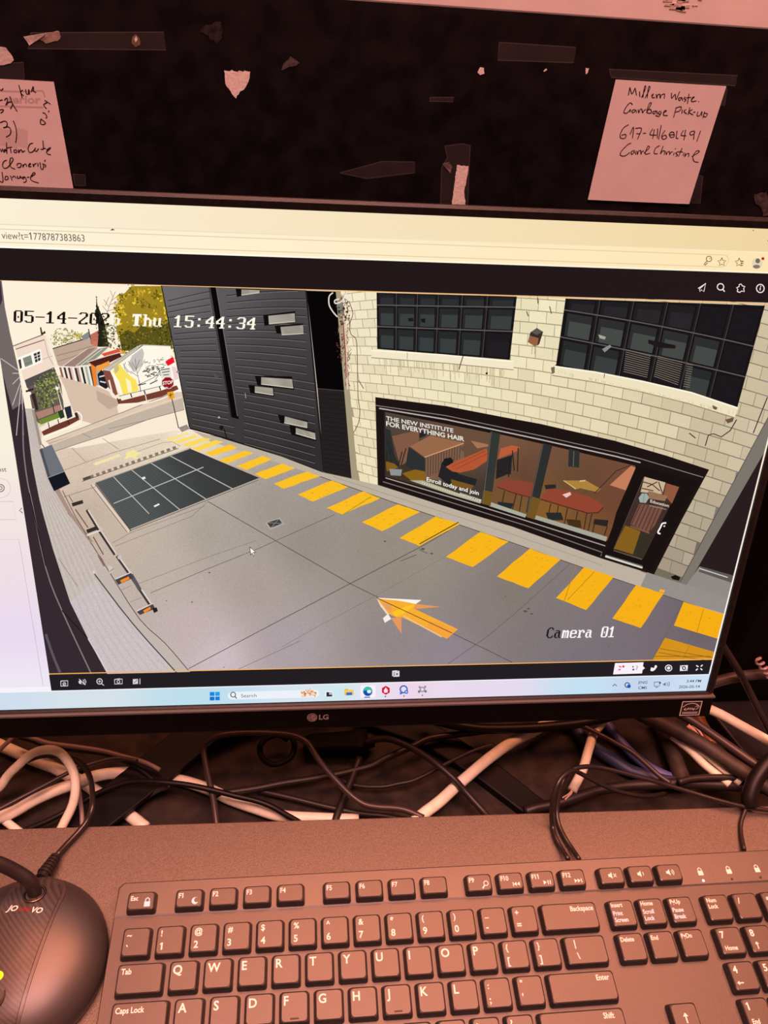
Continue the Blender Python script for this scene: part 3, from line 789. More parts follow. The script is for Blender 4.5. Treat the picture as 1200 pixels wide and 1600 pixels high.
    f.poly([(774,756),(790,748),(815,750),(833,755),(830,777),(800,769),(780,762)], (140,66,50), 0.1); f.line([(776,760),(800,769),(830,777)], 1.2, (70,34,26)); f.lines([[(788,766),(783,790)],[(806,771),(800,796)],[(815,774),(811,798)],[(826,777),(822,800)]], 1.4, (50,32,24)); f.poly([(778,783),(802,786),(798,795),(776,790)], (38,42,44))
    f.poly([(767,784),(822,803),(820,808),(764,790)], (170,172,156), 0.2)
    pane([(862,696),(992,727),(948,844),(835,808)], idw([(880,710,(116,82,60)),(960,730,(112,76,56)),(900,750,(98,68,52)),(960,790,(112,66,52)),(860,800,(140,96,40)),(930,830,(120,84,46))]))
    f.poly([(888,700),(905,704),(904,730),(887,728)], (48,48,48)); f.line([(896,704),(895,728)], 1.4, (96,96,92)); f.poly([(880,750),(900,750),(915,750),(938,763),(932,768),(906,762),(898,764)], (170,130,60), 0.3); f.line([(880,750),(899,763)], 1.6, (210,176,110)); f.line([(905,751),(914,750)], 2, (214,186,140))
    f.line([(928,770),(962,735),(985,726)], 1.4, (66,44,36)); f.poly([(985,727),(993,730),(979,766),(952,757)], (196,126,92), 0.08)
    f.poly([(850,757),(868,756),(868,762),(852,764)], (44,40,40)); f.poly([(856,763),(887,766),(920,775),(936,784),(942,792),(934,800),(918,801),(890,793),(843,779)], (146,68,48), 0.1); f.line([(843,779),(890,793),(918,801),(934,800),(942,792)], 1.6, (84,38,28)); f.poly([(878,772),(890,768),(892,772),(884,777)], (230,196,186))
    f.lines([[(860,786),(855,808)],[(872,789),(868,812)],[(886,793),(881,818)],[(902,798),(896,826)],[(916,801),(911,830)],[(924,802),(917,834)]], 1.5, (58,36,26)); f.poly([(852,800),(876,800),(880,812),(856,812)], (40,42,44)); f.poly([(884,810),(906,812),(908,824),(888,822)], (66,48,26)); f.poly([(928,810),(950,812),(948,822),(926,818)], (42,36,34)); f.lines([[(928,818),(924,836)],[(948,822),(942,840)]], 1.4, (36,28,26))
    f.poly([(836,804),(948,838),(946,845),(834,810)], (166,166,150), 0.25)
    f.poly([(766,673),(781,677),(766,790),(752,786)], (52,54,52), 0.15); f.poly([(755,765),(769,768),(766,790),(752,786)], (112,84,32), 0.2); f.line([(767,674),(754,785)], 1.2, (96,94,90))
    f.poly([(847,692),(862,695),(835,811),(822,807)], (46,46,46), 0.15); f.poly([(831,775),(844,779),(835,811),(822,807)], (112,84,34), 0.2); f.line([(848,693),(823,806)], 1.2, (90,86,82))
    f.lines([[(602,746),(700,775),(800,806),(945,852)]], 1.6, (170,160,152)); f.lines([[(598,752),(700,783),(820,820),(940,862),(938,868)]], 1.4, (128,118,112))
    f.line([(601,644),(602,745)], 2.0, (52,44,44))
    f.text('THE NEW INSTITUTE', (603,656), (708,675.5), 6.6, (226,222,214), 0.02, (-0.02,-1)); f.text('FOR EVERYTHING HAIR', (603,664.5), (725,689), 7.2, (232,226,216), 0.025, (-0.02,-1))
    f.text('Enroll today and join', (666,751), (747.5,773), 6.6, (248,246,238), 0.015, (0.06,-1)); f.lines([[lerp((659,754),(752,783), t), lerp((659,754),(752,783), t + 0.012)] for t in [i / 26 for i in range(26)]], 3.0, (214,214,190)); f.text('tomorrow', (718,771.5), (752,782.5), 4.0, (244,242,230), 0.01, (0.06,-1))
    # door
    f.poly([(994,726),(1090,752),(1018,892),(944,868),(962,800)], (26,17,17), 0.1)
    pd = [(1006,744),(1061,760),(1003,873),(958,857)]
    pane(pd, lambda x, y: (66,46,40))
    f.poly([(1006,744),(1039,753),(1034,771),(1000,768)], (204,176,146), 0.3); f.lines([[(1004,752),(1018,756),(1030,766)],[(1010,760),(1026,752)],[(1002,762),(1020,766)],[(1028,752),(1034,770)]], 1.5, (46,34,32)); f.poly([(1040,754),(1060,760),(1049,786),(1036,772)], (144,88,62), 0.1)
    f.poly([(1012,766),(1042,774),(1038,782),(1012,778)], (150,112,84), 0.3); f.poly([(998,786),(1036,791),(1022,820),(1012,832),(984,818)], (120,80,66), 0.1); f.lines([[(1000+i*6, 787+i*.8),(986+i*5.4, 818+i*2.6)] for i in range(6)], 1.2, (66,42,36))
    f.line([(984,821),(1014,832)], 2.0, (128,90,66)); f.poly([(976,820),(1000,829),(988,865),(958,856)], (132,94,28), 0.12); f.poly([(1000,829),(1019,836),(1003,872),(988,865)], (54,48,36), 0.12)
    f.poly([(997,777),(1002,770),(1010,770),(1013,777),(1008,785),(999,784)], (156,172,162), 0.15); f.line([(1006,770),(1004,785)], 0.8, (110,124,116))
    f.text('Education', (1015,784), (1044,791.5), 4.6, (226,214,204), 0.015, (0.1,-1)); f.line([(1014,789),(1040,795)], 0.8, (170,156,146))
    f.line([(1040,816),(1034,817),(1031,823),(1027,831),(1031,833)], 2.4, (246,244,240), sub=3); f.disc(1037, 821, 1.4, (220,214,208))
    f.line([(945,868),(1003,886)], 3.0, (216,212,202)); f.line([(946,866),(1003,883)], 0.9, (120,112,106)); f.line([(958,859),(1002,873)], 1.2, (110,100,92)); f.line([(1005,745),(958,857)], 0.9, (84,72,68))

    # ---- right pier, next door
    f.poly([(1190,684),(1240,600),(1190,900),(1146,912),(1078,900)], (42,29,31), 0.1)
    f.poly([(1204,640),(1216,640),(1196,700),(1074,912),(1060,910)], (124,118,108), 0.12); f.line([(1202,645),(1062,908)], 1.0, (80,70,62))
    f.poly([(1072,912),(1092,884),(1150,902),(1142,965),(1062,930)], (146,138,132), 0.3); f.poly([(1094,884),(1152,900),(1150,912),(1090,892)], (96,88,86), 0.25); f.lines([[(1092,887),(1136,901)]], 1.6, (206,202,196)); f.poly([(1047,900),(1054,897),(1062,901),(1060,906),(1050,904)], (28,18,18))
    # pavement strip
    f.poly([(300,672),(352,686),(440,713),(505,738),(590,757),(700,792),(800,822),(940,872),(1062,912),(1145,940),(1140,962),(1067,939),(930,893),(800,847),(717,819),(620,786),(500,744),(400,711),(330,690)], (190,176,158), 0.3)
    f.poly([(1010,893),(1150,938),(1146,962),(1067,939),(1000,915)], (150,142,136), 0.28)
    f.lines([[(500,744),(620,786),(717,819),(800,847),(930,893),(1067,939),(1132,961)]], 1.1, (84,72,64)); f.lines([[(520,744),(640,783),(720,808),(800,834),(940,882)]], 0.8, (160,146,130))
    # ---- grating, speed hump
    gq = [(149,754),(296,701),(405,747),(204,827)]
    f.poly([(143,757),(297,698),(300,700),(296,703),(148,758)], (206,190,172)); f.grid(lambda s, t: bil(gq, s, t), 8, 6, idw([(170,755,(98,104,104)),(215,810,(94,98,98)),(270,760,(78,82,82)),(300,715,(56,56,56)),(390,745,(48,48,48)),(330,760,(62,64,64)),(240,735,(88,92,92))]), 0.5)
    f.lines([[bil(gq, 0, t), bil(gq, 1, t)] for t in [i / 34 for i in range(1, 34)]], 0.8, (56,58,58))
    f.lines([[bil(gq, 0.02, 0.46), bil(gq, .86, 0.42)]] + [[bil(gq, a, 0), bil(gq, a + .0, .86 if a < .3 else 1)] for a in (.19,.385,.59,.795)], 1.3, (196,194,186)); f.lines([[gq[0], gq[1]]], 1.0, (150,140,128)); f.lines([[gq[1], gq[2]]], 1.6, (60,50,44)); f.line([gq[2], gq[3]], 1.6, (190,174,158)); f.lines([[(203,829),(404,749)]], 0.9, (90,78,70))
    f.line([(145,757),(201,830)], 4.0, (226,206,188)); f.line([(149,756),(205,829)], 1.2, (60,50,46)); f.line([(142,757),(199,831)], 0.9, (70,56,50))
    f.poly([(221,746),(226,744),(228,747),(223,749)], (236,234,226)); f.poly([(240,790),(248,786),(250,788),(242,792)], (240,238,230))
    f.lines([[lerp((132,748),(279,697), t), lerp((132,748),(279,697), t + .035)] for t in [i / 16 for i in range(16)]], 4.2, (134,118,102)); f.line([(130,749),(142,745)], 5.0, (88,78,68)); f.line([(128,752),(279,700)], 0.9, (100,84,74)); f.line([(215,705),(255,691),(270,690),(282,697)], 0.8, (170,150,128))
    f.poly([(145,724),(185,709),(190,712),(150,727)], (240,228,176), 0.2); f.poly([(196,708),(208,702),(214,706),(222,708),(212,712),(216,718),(204,714),(194,718),(198,711)], (244,232,160), 0.2)
    # ---- pavement joints
    dk = (70,60,54)
    f.lines([[(325,783),(420,838),(547,911),(640,957),(760,1014),(800,1034)],[(295,1044),(400,988),(547,911),(660,852),(718,818)]], 1.05, (84,74,68))
    f.lines([[(235,926),(320,890),(400,858),(523,803)],[(1018,1030),(1040,990),(1067,938)],[(1063,1028),(1098,950)],[(700,1036),(760,994),(800,961),(890,880)]], 0.9, (106,96,90))
    f.lines([[(215,912),(330,868),(400,844)],[(440,1010),(500,976),(587,930),(697,868),(750,830)],[(720,1036),(800,1024),(883,942),(930,893)],[(176,848),(204,832),(320,790)],[(180,853),(300,806),(325,783)]], 0.7, (132,120,112))
    f.lines([[(100,776),(150,760)],[(370,1046),(470,1000)]], 0.8, (130,114,104))
    for (x, y, a) in ((601,845,2.6),(475+84,861,1.2),(820,954,4),(830,958,3),(825,950,3),(660,857,4),(674,864,3),(789,931,1.5),(300,940,2),(327,894,2.4),(260,938,1.6),(950,1009,1.5),(350,1042,1.5)):
        f.poly([(x-a, y), (x, y-a*.5), (x+a, y-a*.1), (x+a*.3, y+a*.5)], (92,82,76))
    f.lines([[(625,876),(650,866)],[(655,858),(668,864)]], 1.4, (112,100,92))
    # ---- yellow hatching
    Y1 = (250,190,30)
    st = [[(257,686),(290,676),(296,677),(267,688)],[(269,690),(304,679),(312,680.5),(280,692.5)],[(284,694.5),(317,683),(330,685),(295,698)],[(300,700),(337,687),(349,690),(311,704)],
          [(320,707),(359,694),(371,699),(331,712)],[(341,719),(382,704),(396,707.5),(355,723)],[(370,727.5),(411,711.5),(424,717),(385,734)],[(398,740),(440,724),(461,731),(415,748)],
          [(428,755),(480,736),(499,743.5),(443,763)],[(465,772),(518,750),(544,760),(489,783)],[(510,793),(567,767),(594,777.5),(535,803)],[(565,815),(622,787),(656,799),(597,829)],
          [(624,840),(680,806),(718,818),(655,852)],[(696,869),(750,830),(794,845),(738,885)],[(776,899.5),(827,856),(875,873),(825,918)],[(868,933),(912,885),(958,900),(915,952)],
          [(956,965),(993,913),(1036,926),(1000,980)],[(1052,976),(1067,939),(1134,960),(1122,997)],[(1018,1031),(1038,995),(1118,1018),(1113,1033)]]
    for k, q in enumerate(st):
        if k < 4: c0 = lerp((252,226,128), (252,208,70), k / 4)
        else: c0 = lerp((253,200,44), (246,172,20), (k - 4) / 14)
        if k < 17:
            v_ = []
            for e in range(4):
                a, b = q[e], q[(e+1) % 4]
                for i in range(4):
                    t = i / 4; p = lerp(a, b, t)
                    v_.append((p[0] + (rnd.uniform(-.6,.6) if i else 0), p[1] + (rnd.uniform(-.5,.5) if i else 0)))
            f.poly(v_, c0, 0.16)
        else: f.poly(q, c0 if k == 17 else (214,146,30), 0.4 if k == 18 else 0.2)
        if k > 8:
            sp = []
            for _ in range(10):
                s_, t_ = rnd.random() * .9, rnd.random() * .9
                sp.append([bil(q, s_, t_), bil(q, s_ + .05, t_ + .02)])
            f.lines(sp, 1.0, lerp(c0, (170,120,30), .35))
    f.lines([[(655,849),(716,815)]], 1.6, (90,70,30)); f.lines([[(536,803),(580,775)],[(900,880),(880,940)],[(886,936),(928,892)],[(1098,950),(1088,986)],[(1076,1008),(1066,1028)]], 0.9, (170,126,30)); f.lines([[(1022,1024),(1110,1024)],[(1030,1012),(1112,1026)],[(1028,1018),(1100,1030)]], 1.0, (140,96,30))
    f.poly([(1030,919),(1038,921),(1036,925),(1029,923)], (246,180,30))
    # ---- arrow
    f.poly([(589,933),(658,936.5),(649,943),(600,936)], (248,244,234), 0.1); f.poly([(598,965),(606,958),(611,966),(601,972)], (244,238,230)); f.poly([(588,933),(594,934),(610,958),(605,960),(594,946)], (238,214,196), 0.3)
    f.poly([(645,942),(688,947),(649,950.5)], (232,152,84), 0.2); f.poly([(611,965),(627,962),(627,989)], (232,152,88), 0.2)
    f.poly([(589,934),(620,937),(642,941),(649,943),(647,950),(715,982),(698,997),(627,963),(619,963),(607,958)], (248,174,52), 0.3); f.poly([(612,956),(640,944),(648,944),(630,958),(618,963)], (254,196,40), 0.2); f.poly([(596,938),(612,944),(610,956),(602,950)], (230,160,100), 0.3)
    f.poly([(672,968),(715,982),(698,997),(664,980)], (246,164,62), 0.25); f.line([(630,961),(664,980),(690,994)], 1.8, (240,196,150)); f.line([(588,933),(640,957),(706,988)], 1.1, (84,52,24))
    # drain
    f.poly([(414,816),(437,808),(444,818),(422,827)], (176,170,160)); f.poly([(417,816),(436,810),(441,817),(423,824)], (64,62,62)); f.lines([[(417,816),(441,817)],[(436,810),(423,824)]], 0.9, (140,136,130))

    # ---- left wall, kerb, box, crash rail
    bd = [(40,640),(45,680),(50,720),(62,780),(67,800),(83,857),(110,940),(138,997),(171,1056)]
    f.poly([(-24,436),(3,438),(8,480),(16,520),(28,572),(40,640)] + bd[1:] + [(74,1058),(22,700),(0,558)], (54,42,48), 0.15)
    f.poly([(-24,436),(3,438),(8,480),(16,520),(28,572),(38,628),(20,640),(-2,560)], (116,104,102), 0.3); f.poly([(-20,436),(1,438),(4,468),(0,480)], (70,40,66))
    f.lines([[(20,583),(31,583)],[(20,600),(32,588)],[(20,633),(33,596)],[(26,680),(33,605)],[(37,680),(35,613)],[(2,560),(28,578)]], 1.1, (214,200,196))
    f.line([(36,640),(37,700),(43,750),(50,783),(72,887),(97,953),(143,1052)], 2.0, (134,120,126), sub=3); f.lines([[(72,990),(82,1020),(94,1050)]], 4.0, (92,84,100), sub=3); f.lines([[(46,770),(72,884)],[(97,953),(137,996)]], 1.4, (30,22,26))
    fas = [(40,638),(54,638),(58,665),(64,695),(75,742),(86,766),(106,800),(136,838),(168,888),(218,966),(258,1004),(298,1050),(170,1056)] + bd[::-1][1:-1]
    f.poly(fas, (198,185,176), 0.75)
    f.poly([(138,997),(110,940),(150,905),(208,974),(274,1050),(170,1056)], (204,190,194), 0.8)
    stv = []
    for k in range(14):
        a = k / 14
        stv.append([lerp((44,660),(54,660), a), lerp((58,750),(76,752), a), lerp((80,840),(128,836), a), lerp((128,965),(200,964), a), lerp((176,1052),(272,1048), a)])
    f.lines(stv[::2], 1.2, (208,196,188), 0.5, sub=3); f.lines(stv[1::2], 0.9, (190,177,170), 0.5, sub=3)
    f.poly([(150,890),(168,888),(218,966),(258,1004),(298,1048),(274,1050),(208,974),(154,904)], (194,182,174), 0.2); f.lines([[(106,800),(136,838),(168,888),(218,966),(258,1004),(296,1048)]], 1.2, (78,66,60), sub=3); f.lines([[(148,896),(154,904),(208,974),(276,1050)]], 1.8, (72,58,54), sub=3); f.line([(92,872),(122,916)], 1.0, (150,136,130)); f.disc(147, 893, 2.0, (228,214,196)); f.lines([[(138,997),(171,1053)]], 1.4, (226,212,214))
    f.line([(54,640),(64,692),(71,700)], 1.6, (96,76,66)); f.poly([(50,640),(54,640),(66,694),(62,696)], (160,146,132), 0.2)
    f.poly([(86,766),(92,762),(112,800),(146,846),(140,846),(106,800)], (168,142,130), 0.3); f.lines([[(98,766),(118,806),(140,842)],[(108,774),(118,790)]], 1.2, (110,88,80))
    f.poly([(62,702),(81,694),(101,736),(75,746)], (112,114,122), 0.12); f.poly([(62,702),(66,700),(79,744),(75,746)], (78,78,86)); f.poly([(75,746),(101,736),(110,755),(85,767)], (24,24,34)); f.line([(75,746),(101,736)], 1.0, (150,152,160))
    f.lines([[(113,788),(130,783)],[(136,830),(152,824)]], 6.0, (60,44,42)); f.lines([[(112,785),(129,780)],[(136,826),(152,820)]], 1.2, (200,180,166))
    f.line([(136,796),(155,828),(180,866)], 4.6, (62,50,50)); f.line([(138,796),(157,827),(182,865)], 2.2, (222,208,198)); f.line([(183,868),(204,898),(236,946)], 5.0, (66,56,58)); f.line([(188,872),(206,897),(236,942)], 2.4, (222,210,204)); f.poly([(202,896),(208,896),(222,920),(216,922)], (92,86,92))
    f.lines([[(118,795),(138,824)],[(146,838),(162,866)]], 1.6, (120,70,64)); f.lines([[(136,836),(160,827)]], 2.6, (226,214,206)); f.disc(158, 826, 3, (206,194,188)); f.disc(187, 870, 3.2, (206,194,188))
    f.poly([(180,905),(205,894),(209,902),(185,913)], (74,66,72)); f.line([(181,904),(206,893)], 1.6, (222,212,206)); f.poly([(188,906),(201,900),(203,904),(190,910)], (246,140,34)); f.poly([(214,955),(239,943),(243,950),(219,960)], (74,66,72)); f.line([(214,954),(239,942)], 1.6, (222,212,206)); f.poly([(224,953),(235,947),(236,951),(226,957)], (246,140,34)); f.poly([(238,950),(245,948),(247,954),(241,957)], (38,30,32))
    f.poly([(152,862),(160,872),(166,884),(162,884),(154,870)], (130,104,98), 0.6); f.poly([(168,884),(174,883),(179,890),(172,896)], (208,198,190)); f.lines([[(172,892),(178,888)]], 1.6, (150,136,130)); f.lines([[(188,922),(206,914)],[(204,940),(222,932)]], 0.9, (160,140,126))

    # ---- on screen display text, bitmap letters
    G = {'0':'0111110 1100011 1100011 1100011 1100011 1101011 1101011 1100011 1100011 1100011 0111110','1':'0011000 0111000 1111000 0011000 0011000 0011000 0011000 0011000 0011000 0011000 1111110',
         '2':'0111110 1100011 0000011 0000011 0000110 0001100 0011000 0110000 1100000 1100011 1111111','3':'0111110 1100011 0000011 0000011 0000011 0011110 0000011 0000011 0000011 1100011 0111110',
         '4':'0000110 0001110 0011110 0110110 1100110 1100110 1111111 0000110 0000110 0000110 0001111','5':'1111111 1100000 1100000 1100000 1111110 0000011 0000011 0000011 0000011 1100011 0111110',
         '6':'0011100 0110000 1100000 1100000 1111110 1100011 1100011 1100011 1100011 1100011 0111110','-':'0 0 0 0 0 1111111 0 0 0 0 0',':':'0 0 0011000 0011000 0 0 0 0 0011000 0011000 0',
         'T':'1111111 1111111 1011101 0011100 0011100 0011100 0011100 0011100 0011100 0011100 0111110','h':'1110000 0110000 0110000 0111100 0111110 0110011 0110011 0110011 0110011 0110011 1110011','u':'0 0 0 1100110 1100110 1100110 1100110 1100110 1100110 1100110 0111011',
         'C':'0011110 0110011 1100001 1100000 1100000 1100000 1100000 1100000 1100001 0110011 0011110','a':'0 0 0 0111100 0000110 0111110 1100110 1100110 1100110 1100110 0111011','m':'0 0 0 1110110 1111111 1101011 1101011 1101011 1101011 1101011 1101011',
         'e':'0 0 0 0111110 1100011 1100011 1111111 1100000 1100000 1100011 0111110','r':'0 0 0 1101110 0111011 0110011 0110000 0110000 0110000 0110000 1111000'}
    def osd(t, p0, p1, p_up, cols):
        a = uv(*p0); b = uv(*p1); c = uv(*p_up); n = len(t)
        ex = ((b[0]-a[0]) / n, (b[1]-a[1]) / n); ey = ((c[0]-a[0]), (c[1]-a[1]))
        for col in set(cols):
            vs_ = []; fs = []
            for k, ch in enumerate(t):
                if ch == ' ' or cols[k] != col: continue
                for r, row_ in enumerate(G[ch].split()):
                    row_ = row_.ljust(7, '0'); i = 0
                    while i < 7:
                        if row_[i] == '1':
                            j = i
                            while j < 7 and row_[j] == '1': j += 1
                            x0, x1 = k + i/8.2, k + j/8.2; y1, y0_ = 1 - r/11, 1 - (r+1)/11
                            n_ = len(vs_)
                            for X, Y in ((x0,y0_),(x1,y0_),(x1,y1),(x0,y1)): vs_.append((a[0] + ex[0]*X + ey[0]*Y, a[1] + ex[1]*X + ey[1]*Y))
                            fs.append((n_, n_+1, n_+2, n_+3)); i = j
                        else: i += 1
            f._put(vs_, fs, col, 0)
    D, Wt = (22,16,14), (255,248,232)
    osd('05-14-2026 Thu 15:44:34', (21.5,503.5), (400.5,514.5), (22,484.5), [D]*9 + [Wt]*14)
    osd('Camera 01', (852,996), (961,994), (855,979), [(30,24,28)]*2 + [(250,246,250)]*7)
    # pointer
    f.poly([(390,853),(391,867),(394,864),(396,868),(398,867),(396,863),(400,862)], (40,36,36)); f.poly([(391,855),(392,865),(394,862.5),(396.4,867),(397.4,866.4),(395.2,862),(398.6,861.4)], (250,246,240))
    # frame line around the picture
    f.line([(-40, top(-40)), (1280, top(1280))], 1.6, (250,190,120)); f.line([(60, bot(60)-1), (1120, bot(1120)-1)], 1.5, (240,176,96))
    return f.build('camera_feed')

def leaves(f, rnd, poly, n, cols, size):
    xs = [p[0] for p in poly]; ys = [p[1] for p in poly]; out = []
    while len(out) < n:
        x = rnd.uniform(min(xs), max(xs)); y = rnd.uniform(min(ys), max(ys))
        if not inside((x, y), poly): continue
        a = rnd.uniform(0, 6.28); r = size * rnd.uniform(.35, .75)
        out.append(([(x + r*math.cos(a), y + r*math.sin(a)), (x + r*.5*math.cos(a+1.6), y + r*.5*math.sin(a+1.6)), (x - r*math.cos(a), y - r*math.sin(a)), (x + r*.5*math.cos(a-1.6), y + r*.5*math.sin(a-1.6))], rnd.choice(cols)))
    f.polys(out, 0.1)
paint_feed()
Pic.z += 0.02
def paint_ui():
    top = lambda x: 437.5 + 0.0305 * x
    def band(pic, ya, yb_, col, n=24, g=0.0, x0=-170, x1=1300):
        pic.grid(lambda s, t: (x0 + (x1-x0)*s, ya(x0 + (x1-x0)*s) + (yb_(x0 + (x1-x0)*s) - ya(x0 + (x1-x0)*s)) * t), n, 3, col, g)
    def clip_band(pic, va, vb, col, u0=-hw, u1=hw, n=24, g=0.0):
        """band given by two straight photo lines, cut to the panel width"""
        vs_ = []; cols = []; fs = []
        for i in range(n + 1):
            u = u0 + (u1-u0) * i / n
            for v in (va, vb): vs_.append((u, v)); cols.append(col((u + hw) / SW))
        for i in range(n): fs.append((2*i, 2*i+2, 2*i+3, 2*i+1))
        pic._put(vs_, fs, cols, g)
    v_ = lambda x, y: uv(x, y)[1]
    v_tab = v_(600, 371.3); v_addr = v_(600, 407.0); v_dark = v_(600, 455.0)
    b = Pic()
    clip_band(b, v_tab, SH, lambda t: lerp((255,246,228), (240,212,158), t), g=0.05)
    clip_band(b, v_addr, v_tab, lambda t: lerp((255,248,230), (255,228,176), t), g=0.03)
    clip_band(b, v_tab - 0.5, v_tab, lambda t: lerp((226,216,200), (255,236,196), t))
    clip_band(b, v_addr, v_addr + 0.9, lambda t: lerp((255,255,246), (255,244,208), t))
    # address pill outline
    u1, _ = uv(1136, 408); yt, yb_ = v_tab - 2.4, v_addr + 2.6; r = (yt - yb_) / 2
    pts = [(-hw, yt), (u1 - r, yt)] + [(u1 - r + r*math.sin(a), (yt+yb_)/2 + r*math.cos(a)) for a in [math.pi*k/10 for k in range(1, 10)]] + [(u1 - r, yb_), (-hw, yb_)]
    vv, ff = ribbon(pts, 0.4, 1); b._put(vv, ff, (226,206,166), 0)
    b.uitext('view?t=1778787383863', (133, 377.5), 3.4, (110,92,78), 'r', 0.0, 0.86)
    b.poly([(172,360),(180,359.5),(176,357)], (70,56,46))
    # toolbar icons
    g1 = (134,112,78)
    b.ring(1106, 404, 4.2, 1.4, g1); b.line([(1103,407),(1098,413),(1100,414),(1104,410)], 1.4, g1); b.disc(1107.5, 403.5, .9, g1)
    def star(x, y, r, col, half=False):
        pts = [(x + (r if k % 2 == 0 else r*.45)*math.sin(math.pi*k/5), y - (r if k % 2 == 0 else r*.45)*math.cos(math.pi*k/5)) for k in range(11)]
        b.line(pts, 1.3, col)
    star(1126, 409, 7, g1); star(1153, 409.5, 7, g1); b.lines([[(1155,408),(1160,408)],[(1155,411),(1160,411)],[(1154,414),(1159,414)]], 1.3, g1)
    b.disc(1181, 411, 8.4, (232,212,180), 8.6); b.disc(1182, 407, 3.6, (120,106,92), 3.8); b.disc(1180, 416, 5.6, (134,120,102), 3.0); b.disc(1190, 403.5, 2.4, (206,26,34))
    b.line([(1197,375.5),(1204,376)], 1.4, (120,100,70)); b.disc(1175, 359.5, 1.0, (120,100,80))
    b.build('browser_bar')
    # dark site header
    h = Pic()
    clip_band(h, v_dark, v_addr, lambda t: lerp((34,24,24), (36,24,26), t), g=0.1)
    W = (246,234,224)
    h.line([(1089,450),(1101,442),(1098,455),(1094,452),(1092,455),(1091,451),(1101,442)], 1.3, W); h.ring(1124, 447.5, 5, 1.6, W); h.line([(1127.5,451.5),(1130.5,455)], 1.8, W)
    h.line([(1150,455),(1151,451),(1149,449),(1153,447),(1153,444),(1156,443),(1158,446),(1162,447),(1160,450),(1161,455),(1157,454),(1154,456),(1150,455)], 1.5, W); h.ring(1186, 450, 6.0, 1.6, W, 6.4); h.line([(1186,448.5),(1185.5,453)], 1.5, W); h.disc(1186.6, 446.8, .9, W)
    h.build('site_header')
    # white side panel left of the picture
    s = Pic()
    uL = uv(79.6, 1066)[0]; vB = v_(600, 1064.3) - 0.2
    fc = idw([(-20,560,(250,240,214)),(0,640,(250,240,220)),(0,760,(244,228,226)),(20,860,(240,222,230)),(20,960,(234,218,240)),(40,1060,(240,232,246))])
    vs_ = []; fs = []; cols = []; NV = 20
    for k in range(NV + 1):
        v0 = vB + (v_dark - vB) * k / NV
        for u0 in (-hw, uL): vs_.append((u0, v0)); cols.append(fc(10, 1072 - (v0 - vB) * 2.62))
    for k in range(NV): fs.append((2*k, 2*k+1, 2*k+3, 2*k+2))
    s._put(vs_, fs, cols, 0.05)
    s._put([(-hw, vB), (uL, vB), (uL, vB + 3.0), (-hw, vB + 3.0)], [(0,1,2,3)], (246,244,250), 0)
    ln = (206,186,196)
    s.lines([[(-60,843),(30,842),(68,1071)],[(-60,784),(21,783),(26,811),(-60,812)]], 0.9, ln); s.uitext('ast', (11,736), 2.6, (60,46,48), 'r'); s.ring(2, 762, 15, 0.8, (216,200,200)); s.ring(1.5, 762, 5.6, 1.4, (110,96,96)); s.ring(1.5, 762, 2.4, 1.2, (110,96,96)); s.line([(35,793),(31,797),(36,801)], 1.3, (110,92,96))
    s.build('side_panel')
    # player bar under the picture
    p = Pic()
    va = v_(600, 1041.5); vb = v_(600, 1064.3); ua = uv(79, 1066)[0]; ub = uv(1108, 1042)[0]
    pts = [(ua, va), (ua, vb), (ub - 3.5, vb), (ub - 1.2, vb + 1.0), (ub, vb + 3.5), (ub, va)]
    p._put(pts, [tuple(range(6))], (34,30,34), 0.08)
    W = (216,210,222)
    def rr(x, y, w, h_, wd, col): p.line([(x-w,y-h_),(x+w,y-h_-.4),(x+w,y+h_-.4),(x-w,y+h_),(x-w,y-h_)], wd, col)
    rr(101, 1067, 5.4, 4, 1.4, W); p.ring(101, 1067.5, 2.2, 1.0, W); p.line([(99.4,1069),(102.6,1066)], .9, W)
    p.poly([(123,1063.5),(127,1061),(128,1068),(124,1067)], W); p.lines([[(130,1061),(132,1064),(130,1068)],[(132.5,1060),(135,1064),(132.5,1069)],[(124,1060),(134,1069)]], 1.2, W, 0, 1)
    p.ring(156, 1063.6, 4.2, 1.4, W); p.lines([[(159,1067),(163,1070)],[(154,1063.6),(158,1063.6)],[(156,1061.6),(156,1065.6)]], 1.2, W)
    rr(185.5, 1064, 6, 3.6, 1.3, W); p.ring(185.5, 1064, 2.2, 1.1, W); p.line([(183,1060),(188,1059.6)], 1.6, W)
    p.poly([(208,1060),(216,1059.6),(216,1067.4),(208,1068)], W); p.lines([[(219,1059),(219,1068)],[(210,1066),(215,1061)]], 1.2, (120,114,124)); p.line([(219,1059),(219,1068)], 1.2, W)
    rr(619, 1051.5, 4.2, 3.9, 1.6, (236,232,240)); p.poly([(616.5,1048.6),(623.5,1048.3),(623.5,1055),(616.5,1055.2)], (236,232,240)); p.lines([[(618.4,1050),(621.8,1053.6)],[(621.8,1050),(618.4,1053.6)]], 1.1, (40,36,40)); p.line([(613,1055),(613,1047),(620,1046.6)], 1.2, (236,232,240))
    p.poly([(960,1034.4),(1004.5,1033),(1003.5,1039),(1006.5,1042.2),(1003,1045),(1002,1050.4),(957,1052)], (250,242,250))
    p.lines([[(965,1045),(969,1044)],[(972,1040),(974,1040)],[(966,1039),(970,1041)]], 2.0, (232,96,130)); p.disc(973, 1039.6, 1.8, (220,60,90)); p.lines([[(987,1045),(990,1044)],[(987,1040),(989,1040)]], 2.4, (84,76,92)); p.line([(993,1045),(995,1040),(993,1038)], 1.0, (130,120,136))
    W = (246,240,244)
    p.poly([(1015,1046),(1016,1041),(1021,1042),(1022,1039),(1025,1038),(1025,1041),(1022,1045),(1019,1047)], W); p.disc(1023.5, 1039.6, 2.0, W); p.disc(1017, 1045.4, 1.6, W)
